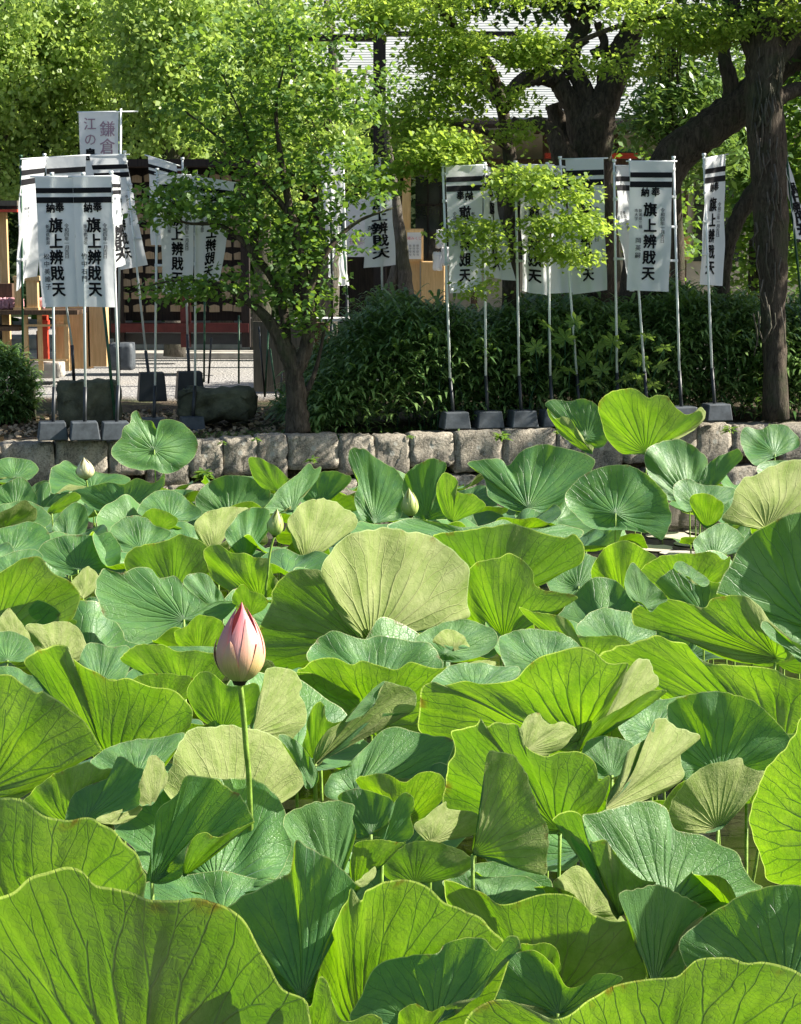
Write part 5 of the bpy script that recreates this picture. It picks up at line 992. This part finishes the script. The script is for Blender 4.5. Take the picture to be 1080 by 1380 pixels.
# leaning trunk at the right
LD = 22.6
tree('leaning_tree', 'thick dark trunk leaning up to the right behind the slim banner', G(850, 500),
     [[(845, 515, LD, .30), (862, 400, LD, .28), (880, 280, LD, .26), (905, 215, LD, .25), (955, 175, LD, .24), (1005, 135, LD, .22), (1050, 90, LD, .19), (1100, 50, LD, .2), (1180, -20, LD, .14)],
      [(968, 165, LD, .12), (984, 140, LD, .12), (985, 110, LD, .10), (976, 70, LD, .08), (980, 10, LD, .07), (990, -50, LD, .05)],
      [(1035, 235, LD - .4, .12), (1012, 265, LD - .3, .11), (992, 300, LD - .3, .10), (980, 340, LD - .3, .09), (972, 400, LD - .2, .1), (970, 480, LD - .2, .12)]],
     [('crown', [(1010, -50, LD, 150, 50, 1.4, 2500), (1100, 60, LD + .5, 60, 60, 1, 900)], .10, 'dark', dict(clump=.2, per=20))], 'bark', 14)
RD = 20.9
rt_ = tree('rough_trunk_tree', 'upright shaggy barked tree at the right covered in dry vine stems', G(1040, 560),
     [[(1046, 565, RD, .15), (1043, 430, RD, .14), (1041, 330, RD, .19), (1037, 230, RD, .20), (1030, 130, RD, .22), (1032, 60, RD, .21), (1040, 0, RD, .22), (1050, -80, RD, .2)],
      [(1030, 110, RD, .14), (1060, 60, RD, .12), (1085, 40, RD, .11), (1130, 10, RD, .1)], [(1030, 150, RD, .1), (1062, 125, RD + .2, .09), (1100, 115, RD + .3, .08)],
      [(1022, 90, RD, .08), (1000, 40, RD, .07), (985, -20, RD, .06)]],
     [('crown', [(1080, -40, RD, 120, 40, 1, 1500)], .09, 'dark', dict(clump=.2, per=20))], 'bark', 15)
g = random.Random(9); m = MB()
for k in range(60):
    px = 1036 + g.uniform(-21, 21); py = g.uniform(60, 440); L_ = g.uniform(20, 60); dd = RD - .24 * math.sqrt(max(0, 1 - ((px - 1036) / 26) ** 2)) - .01
    m.tube([W(px, py, dd), W(px + g.uniform(-5, 5), py + L_ / 2, dd - .02), W(px + g.uniform(-6, 6), py + L_, dd)], g.uniform(.006, .013), 5)
m.build('vine_stem', M['bark2'], rt_, True)
o = tree('slender_grey_tree', 'slim grey forked trunk beside the framed notice in the centre', G(545, 500), [[(552, 470, 27, .10), (548, 400, 27, .12), (542, 340, 27, .10), (536, 290, 27, .08), (528, 230, 27, .06), (520, 160, 27, .05)], [(520, 440, 27, .07), (526, 395, 27, .09), (536, 350, 27, .07), (538, 310, 27, .05)]],
         [('crown', [(520, 120, 27, 60, 40, .6, 500)], .08, 'plum', dict())], 'bark2', 16)
# trees behind at the left, sunlit
bt_ = 'sunlit trees behind the banners'
specs = [(-190, 100, 32.5, 'yellow green tree just outside the view on the left'), (-20, 90, 33, 'broad yellow green tree at the far left behind the banners'), (110, 70, 34, 'yellow green tree above the brown lettered banner'), (235, 60, 32, 'bushy sunlit tree right of the brown lettered banner'), (350, 90, 34.5, 'light green tree behind the upper plum branches'), (440, 160, 33, 'loose leaved tree in front of the left end of the grey roof')]
for i, (px, py, d, lb) in enumerate(specs):
    tree('broadleaf_tree', lb, G(px, 480) * np.array((1, 0, 0)) + np.array((0, d, 0)),
         [[(px, 480, d, .2), (px + 5, 350, d, .18), (px, 220, d, .14), (px + 10, 100, d, .09), (px, 0, d, .05)], [(px, 250, d, .08), (px + 35, 160, d, .05), (px + 55, 90, d, .03)], [(px, 220, d, .08), (px - 35, 130, d, .05), (px - 50, 60, d, .02)]],
         [('crown', [(px, py + 30, d, 80, 100, 1.2, 11000), (px - 35, py - 50, d, 50, 50, 1, 1600), (px + 40, py - 60, d, 50, 45, 1, 1600), (px, py + 150, d - .3, 60, 60, .9, 2000)] if i < 5 else [(px, py, d, 55, 60, .9, 2300), (px + 30, py + 60, d, 40, 40, .8, 900)], .10, 'back', dict(clump=.17, per=34, flat=.5, upb=.25))], 'bark2', 30 + i, 'tree', bt_)
for i, (px, py, d, lb) in enumerate([(-10, -20, 36, 'dark evergreen rising behind the far left tree'), (150, -40, 37, 'dark evergreen with bare twigs at the top left'), (300, -30, 37, 'dark evergreen behind the light green tree')]):
    tree('evergreen_tree', lb, np.array((G(px, 460)[0], d, 0)), [[(px, 460, d, .25), (px, 200, d, .2), (px + 10, 0, d, .12), (px, -150, d, .05)], [(px, 60, d, .08), (px - 50, 20, d, .05), (px - 100, 30, d, .02)], [(px, 40, d, .07), (px + 40, 15, d, .04), (px + 100, 5, d, .02)], [(px + 10, 10, d - 1, .03), (px + 50, 30, d - 1, .02), (px + 90, 15, d - 1, .01)]],
         [('crown', [(px, 40, d, 110, 60, 1.5, 4200), (px, 130, d + 1, 120, 90, 1.2, 5200), (px, 260, d + 1, 120, 80, 1, 4500)], .14, 'dark', dict(clump=.25, per=22))], 'bark2', 50 + i, 'tree', 'dark evergreens behind')
# rhododendron like shrub tree before the right end of the roof
tree('broad_leaved_evergreen', 'glossy broad leaved evergreen between the two big trunks', np.array((G(915, 480)[0], 27, 0)), [[(915, 480, 27, .12), (912, 300, 27, .1), (905, 200, 27, .08), (900, 120, 27, .05), (905, 50, 27, .03)], [(905, 210, 27, .04), (870, 170, 27, .02)], [(905, 180, 27, .04), (950, 130, 27, .02)]],
     [('crown', [(905, 150, 27, 55, 45, .7, 1100), (870, 165, 27, 30, 22, .5, 350), (935, 110, 27, 45, 45, .6, 800), (890, 80, 27, 30, 50, .6, 600), (960, 200, 27, 60, 40, .7, 900), (1000, 60, 27.5, 70, 60, .8, 1000), (900, 230, 27, 40, 25, .6, 350)], .15, 'glossy', dict(clump=.2, per=9, asp=.2, flat=.6))], 'bark', 60)
# hanging root strands
hs = MB(); g = random.Random(2)
for k in range(26):
    px = g.uniform(882, 918); a = g.uniform(5, 40); hs.tube([W(px, a, 22), W(px + g.uniform(-3, 3), (a + 100) / 2, 22), W(px + g.uniform(-4, 4), g.uniform(80, 112), 22)], .008, 4)
tag(hs.build('hanging_roots', M['bark2'], None, True), 'pale strands of hanging roots between the two big trees', 'roots')
# trees right behind
for i, (px, py, d, lb) in enumerate([(1020, 260, 30, 'dark leafy tree behind the shaggy trunk'), (1110, 240, 29, 'dark leafy tree at the right edge'), (900, 300, 33, 'small tree behind the slim banner')]):
    tree('broadleaf_tree', lb, np.array((G(px, 480)[0], d, 0)), [[(px, 470, d, .15), (px, 300, d, .12), (px + 8, 150, d, .07), (px, 40, d, .03)]],
         [('crown', [(px, py, d, 60, 90, .9, 2600 if i < 2 else 700), (px - 20, py - 120, d, 70, 60, .9, 1800 if i < 2 else 100), (px, py + 110, d, 60, 40, .8, 700 if i < 2 else 200)], .12, 'plum', dict(clump=.2, per=20))], 'bark', 70 + i, 'tree', 'leafy trees behind the right row')
# high crowns over the bank that keep the banners in shade
def high_tree(px, d, lb, blobs, seed, n=1.0):
    root = empty('shade_tree', (px, d, 0), lb, 'tree'); bpy.context.view_layer.update()
    MB().tube([(px, d, -.05), (px + .1, d, 2.5), (px, d + .2, 5), (px + .3, d, 7.5)], [.2, .18, .15, .1], 12, .08, seed).build('trunk', M['bark'], root, True)
    rg = np.random.default_rng(seed); P = []
    for (x, y, z, rx, ry, rz, cnt) in blobs:
        nc = max(1, cnt // 22); q = rg.normal(size=(nc, 3)); q /= np.linalg.norm(q, axis=1, keepdims=True); q *= (rg.uniform(.1, 1, nc) ** .45)[:, None]
        cc = np.array((x, y, z)) + q * np.array((rx, ry, rz)); mm = rg.integers(0, nc, cnt); P.append(cc[mm] + rg.normal(size=(cnt, 3)) * np.array((.25, .25, .12)))
    V, F = leaf_cloud(np.concatenate(P), .17, rg, .42, .9, .3, .2); link('crown', mesh_np('crown', V, F, False), M['dark'], root)
high_tree(7.4, 22.0, 'shade tree standing just outside the view to the right', [(6.9, 21.8, 4.3, 1.2, 1.5, 1.6, 2600)], 81)
high_tree(11.0, 22.8, 'tall shade tree farther along the bank outside the view', [(10.2, 22.4, 7.6, 2.6, 1.8, 1.4, 8000)], 82)

# ---------------- bamboo grass hedge ----------------
def blades(P, Ld, rg, width=.11, droop=.35):
    n = len(P); a = rg.uniform(0, 6.283, n); up = rg.uniform(.0, 1.0, n); dr = np.stack([np.cos(a), np.sin(a) - .25, up], 1); dr /= np.linalg.norm(dr, axis=1, keepdims=True)
    sd = np.cross(dr, np.array((0, 0, 1.0))); sd /= np.linalg.norm(sd, axis=1, keepdims=True); L_ = (Ld * rg.uniform(.6, 1.3, n))[:, None]; w_ = L_ * width; dn = np.array((0, 0, -1.0))
    v0 = P; m1 = P + dr * L_ * .35; m2 = P + dr * L_ * .72 + dn * L_ * droop * .25; v3 = P + dr * L_ + dn * L_ * droop
    V = np.stack([v0, m1 + sd * w_, m1 - sd * w_, m2 + sd * w_ * .75, m2 - sd * w_ * .75, v3], 1).reshape(-1, 3)
    b = (np.arange(n) * 6)[:, None]; F = np.concatenate([b + np.array([[0, 1, 2, 2]]), ]) ; tri = np.concatenate([b + np.array([[0, 2, 1]]), b + np.array([[1, 2, 4]]), b + np.array([[1, 4, 3]]), b + np.array([[3, 4, 5]])]); return V, tri
def top_z(px):  # height profile of the hedge
    return np.interp(px, [425, 450, 480, 520, 560, 620, 700, 850, 960, 1010, 1080, 1200], [.05, .5, .85, 1.15, 1.3, 1.30, 1.25, 1.3, 1.5, 1.25, 1.35, 1.4])
rg = np.random.default_rng(77)
n = 60000; px = rg.uniform(425, 1200, n); back = rg.uniform(0.32, 2.3, n) ** 1.0; s = np.array([s_at(500)] * 1)
x_along = (px - 425) / 775 * (s_at(1200) - s_at(425)) + s_at(425); zt_ = top_z(px) * (1 - .5 * np.clip((.8 - back) / .8, 0, 1)) 
z = zt_ * (rg.uniform(0, 1, n) ** .62); P = np.stack([WA[0] + wdir[0] * x_along + wn2[0] * back, WA[1] + wdir[1] * x_along + wn2[1] * back, z], 1)
P[:, 2] += .12 * np.sin(x_along * 3.1) * (z / 1.3) + .08 * np.sin(x_along * 7 + back * 3) * (z / 1.3)
stray = rng.uniform(0, 1, n) < .03; P[stray, 2] += .16; Ls = np.where(rng.uniform(0, 1, n) < .4, .32, .22)
V, F = blades(P, Ls, rg, .065)
hd = empty('bamboo_grass_hedge', (*wp_(6, 1), 0), 'dense dark bamboo grass hedge behind the right row of banners', 'hedge'); bpy.context.view_layer.update()
o = link('foliage', mesh_np('foliage', V, F, False), M['sasa'], hd); m = MB()
for k in range(170):
    q = int(rg.integers(0, n)); b_ = P[q]; m.tube([(b_[0], b_[1], -.05), (b_[0] + rg.uniform(-.1, .1), b_[1], b_[2] * .6), (b_[0] + rg.uniform(-.15, .15), b_[1], b_[2])], .006, 4)
m.build('stem', M['green'], hd)['kind'] = 'stuff'
# left bush
n = 6000; q = rg.normal(size=(n, 3)); q /= np.linalg.norm(q, axis=1, keepdims=True); q *= (rg.uniform(.2, 1, n) ** .4)[:, None]
c0 = G(-12, 572) + np.array((0, .5, .35)); P = c0 + q * np.array((.45, .5, .55)); P[:, 2] = np.abs(P[:, 2]); V, F = blades(P, .17, rg, .09)
tag(link('bamboo_grass_bush', mesh_np('bush', V, F, False), M['sasa']), 'rounded bamboo grass bush at the left edge on the bank', 'bush')
# weeds along the foot
n = 1500; x_along = rg.uniform(s_at(265), s_at(1000), n); back = rg.uniform(.3, .7, n); P = np.stack([WA[0] + wdir[0] * x_along + wn2[0] * back, WA[1] + wdir[1] * x_along + wn2[1] * back, np.full(n, -.03)], 1)
V, F = blades(P, .10, rg, .05); tag(link('grass', mesh_np('grass', V, F, False), M['plum']), 'short weeds along the top of the wall', 'grass', kind='stuff')
n = 1600; x_along = rg.uniform(s_at(-60), s_at(430), n); back = rg.uniform(.35, 3.5, n); P = np.stack([WA[0] + wdir[0] * x_along + wn2[0] * back, WA[1] + wdir[1] * x_along + wn2[1] * back, rg.uniform(-.03, .0, n)], 1)
V, F = leaf_cloud(P, .07, rg, .4, 1.5, .4, .0); tag(link('fallen_leaves', mesh_np('litter', V, F, False), M['plaque']), 'dry fallen leaves scattered on the bank soil', 'fallen leaves', kind='stuff')
# fatsia with single palmate leaves
fm = None
def palmate():
    V = [(0, 0, 0)]; F = []
    for k in range(7):
        a = R(-126 + 42 * k); L_ = (.62, .85, .97, 1.0, .97, .85, .62)[k]; ca, sa = math.sin(a), math.cos(a); b = len(V)
        for (t, w, z) in ((.3, .10, .02), (.62, .17, .0), (1.0, 0, -.12)):
            if w: V += [(ca * t * L_ - sa * w, sa * t * L_ + ca * w, z - .02), (ca * t * L_, sa * t * L_, z + .02), (ca * t * L_ + sa * w, sa * t * L_ - ca * w, z - .02)]
            else: V.append((ca * L_, sa * L_, z))
        F += [(0, b + 1, b), (0, b + 2, b + 1), (b, b + 1, b + 4), (b, b + 4, b + 3), (b + 1, b + 2, b + 5), (b + 1, b + 5, b + 4), (b + 3, b + 4, b + 6), (b + 4, b + 5, b + 6)]
    me = bpy.data.meshes.new('leaf'); me.from_pydata(V, [], F); me.update(); me.materials.append(M['glossy']); return me
pm = palmate(); fs = empty('fatsia_shrub', G(780, 572) + np.array((0, .5, 0)), 'large leaved fatsia shrub with palmate leaves inside the hedge', 'shrub'); bpy.context.view_layer.update()
g = random.Random(4); m = MB()
for (px, py) in ((738, 440), (762, 458), (748, 478), (790, 488), (806, 470), (826, 462), (812, 500), (845, 480), (866, 488), (858, 510), (887, 495), (880, 520), (840, 512), (790, 515), (768, 500), (745, 512), (722, 470), (835, 440), (700, 500), (895, 470), (775, 435), (872, 455)):
    d = g.uniform(20.25, 20.55); p = W(px, py, d); o = link('leaf', pm, None); o.location = Vector(p); s_ = g.uniform(.15, .21); o.scale = (s_,) * 3
    o.rotation_euler = (R(g.uniform(25, 70)), R(g.uniform(-25, 25)), g.uniform(-.9, .9) + math.pi); o.parent = fs; o.matrix_parent_inverse = fs.matrix_basis.inverted()
    m.tube([p, (p[0] * .9 + .1 * W(790, 500, d)[0], d + .25, p[2] * .6)], .006, 4)
m.build('stem', M['green'], fs)
# backdrop wood far behind so that no bare horizon shows
rg = np.random.default_rng(5); hm = MB(); hm.add([(-90, 52, -1), (90, 52, -1), (90, 62, 9), (-90, 62, 10), (90, 120, 16), (-90, 120, 17)], [(0, 1, 2, 3), (3, 2, 4, 5)]); tag(hm.build('hillside', simple('leaf mould', (0.03, 0.045, 0.018), 0.95, 0.1, 0.3, 0.8, 0.6, 3, 0.1)), kind='structure')
n = 48000; P = np.stack([rg.uniform(-34, 34, n), rg.uniform(46, 52, n), rg.uniform(0, 1, n) ** .8 * 13], 1); P[:, 2] *= 1 + .12 * np.sin(P[:, 0] * .7) + .08 * np.sin(P[:, 0] * 2.1)
V, F = leaf_cloud(P, .38, rg, .42, .6, .4, .2); tag(link('forest', mesh_np('forest', V, F, False), M['dark']), 'dark wooded slope far behind the shrine', 'woods', kind='stuff')
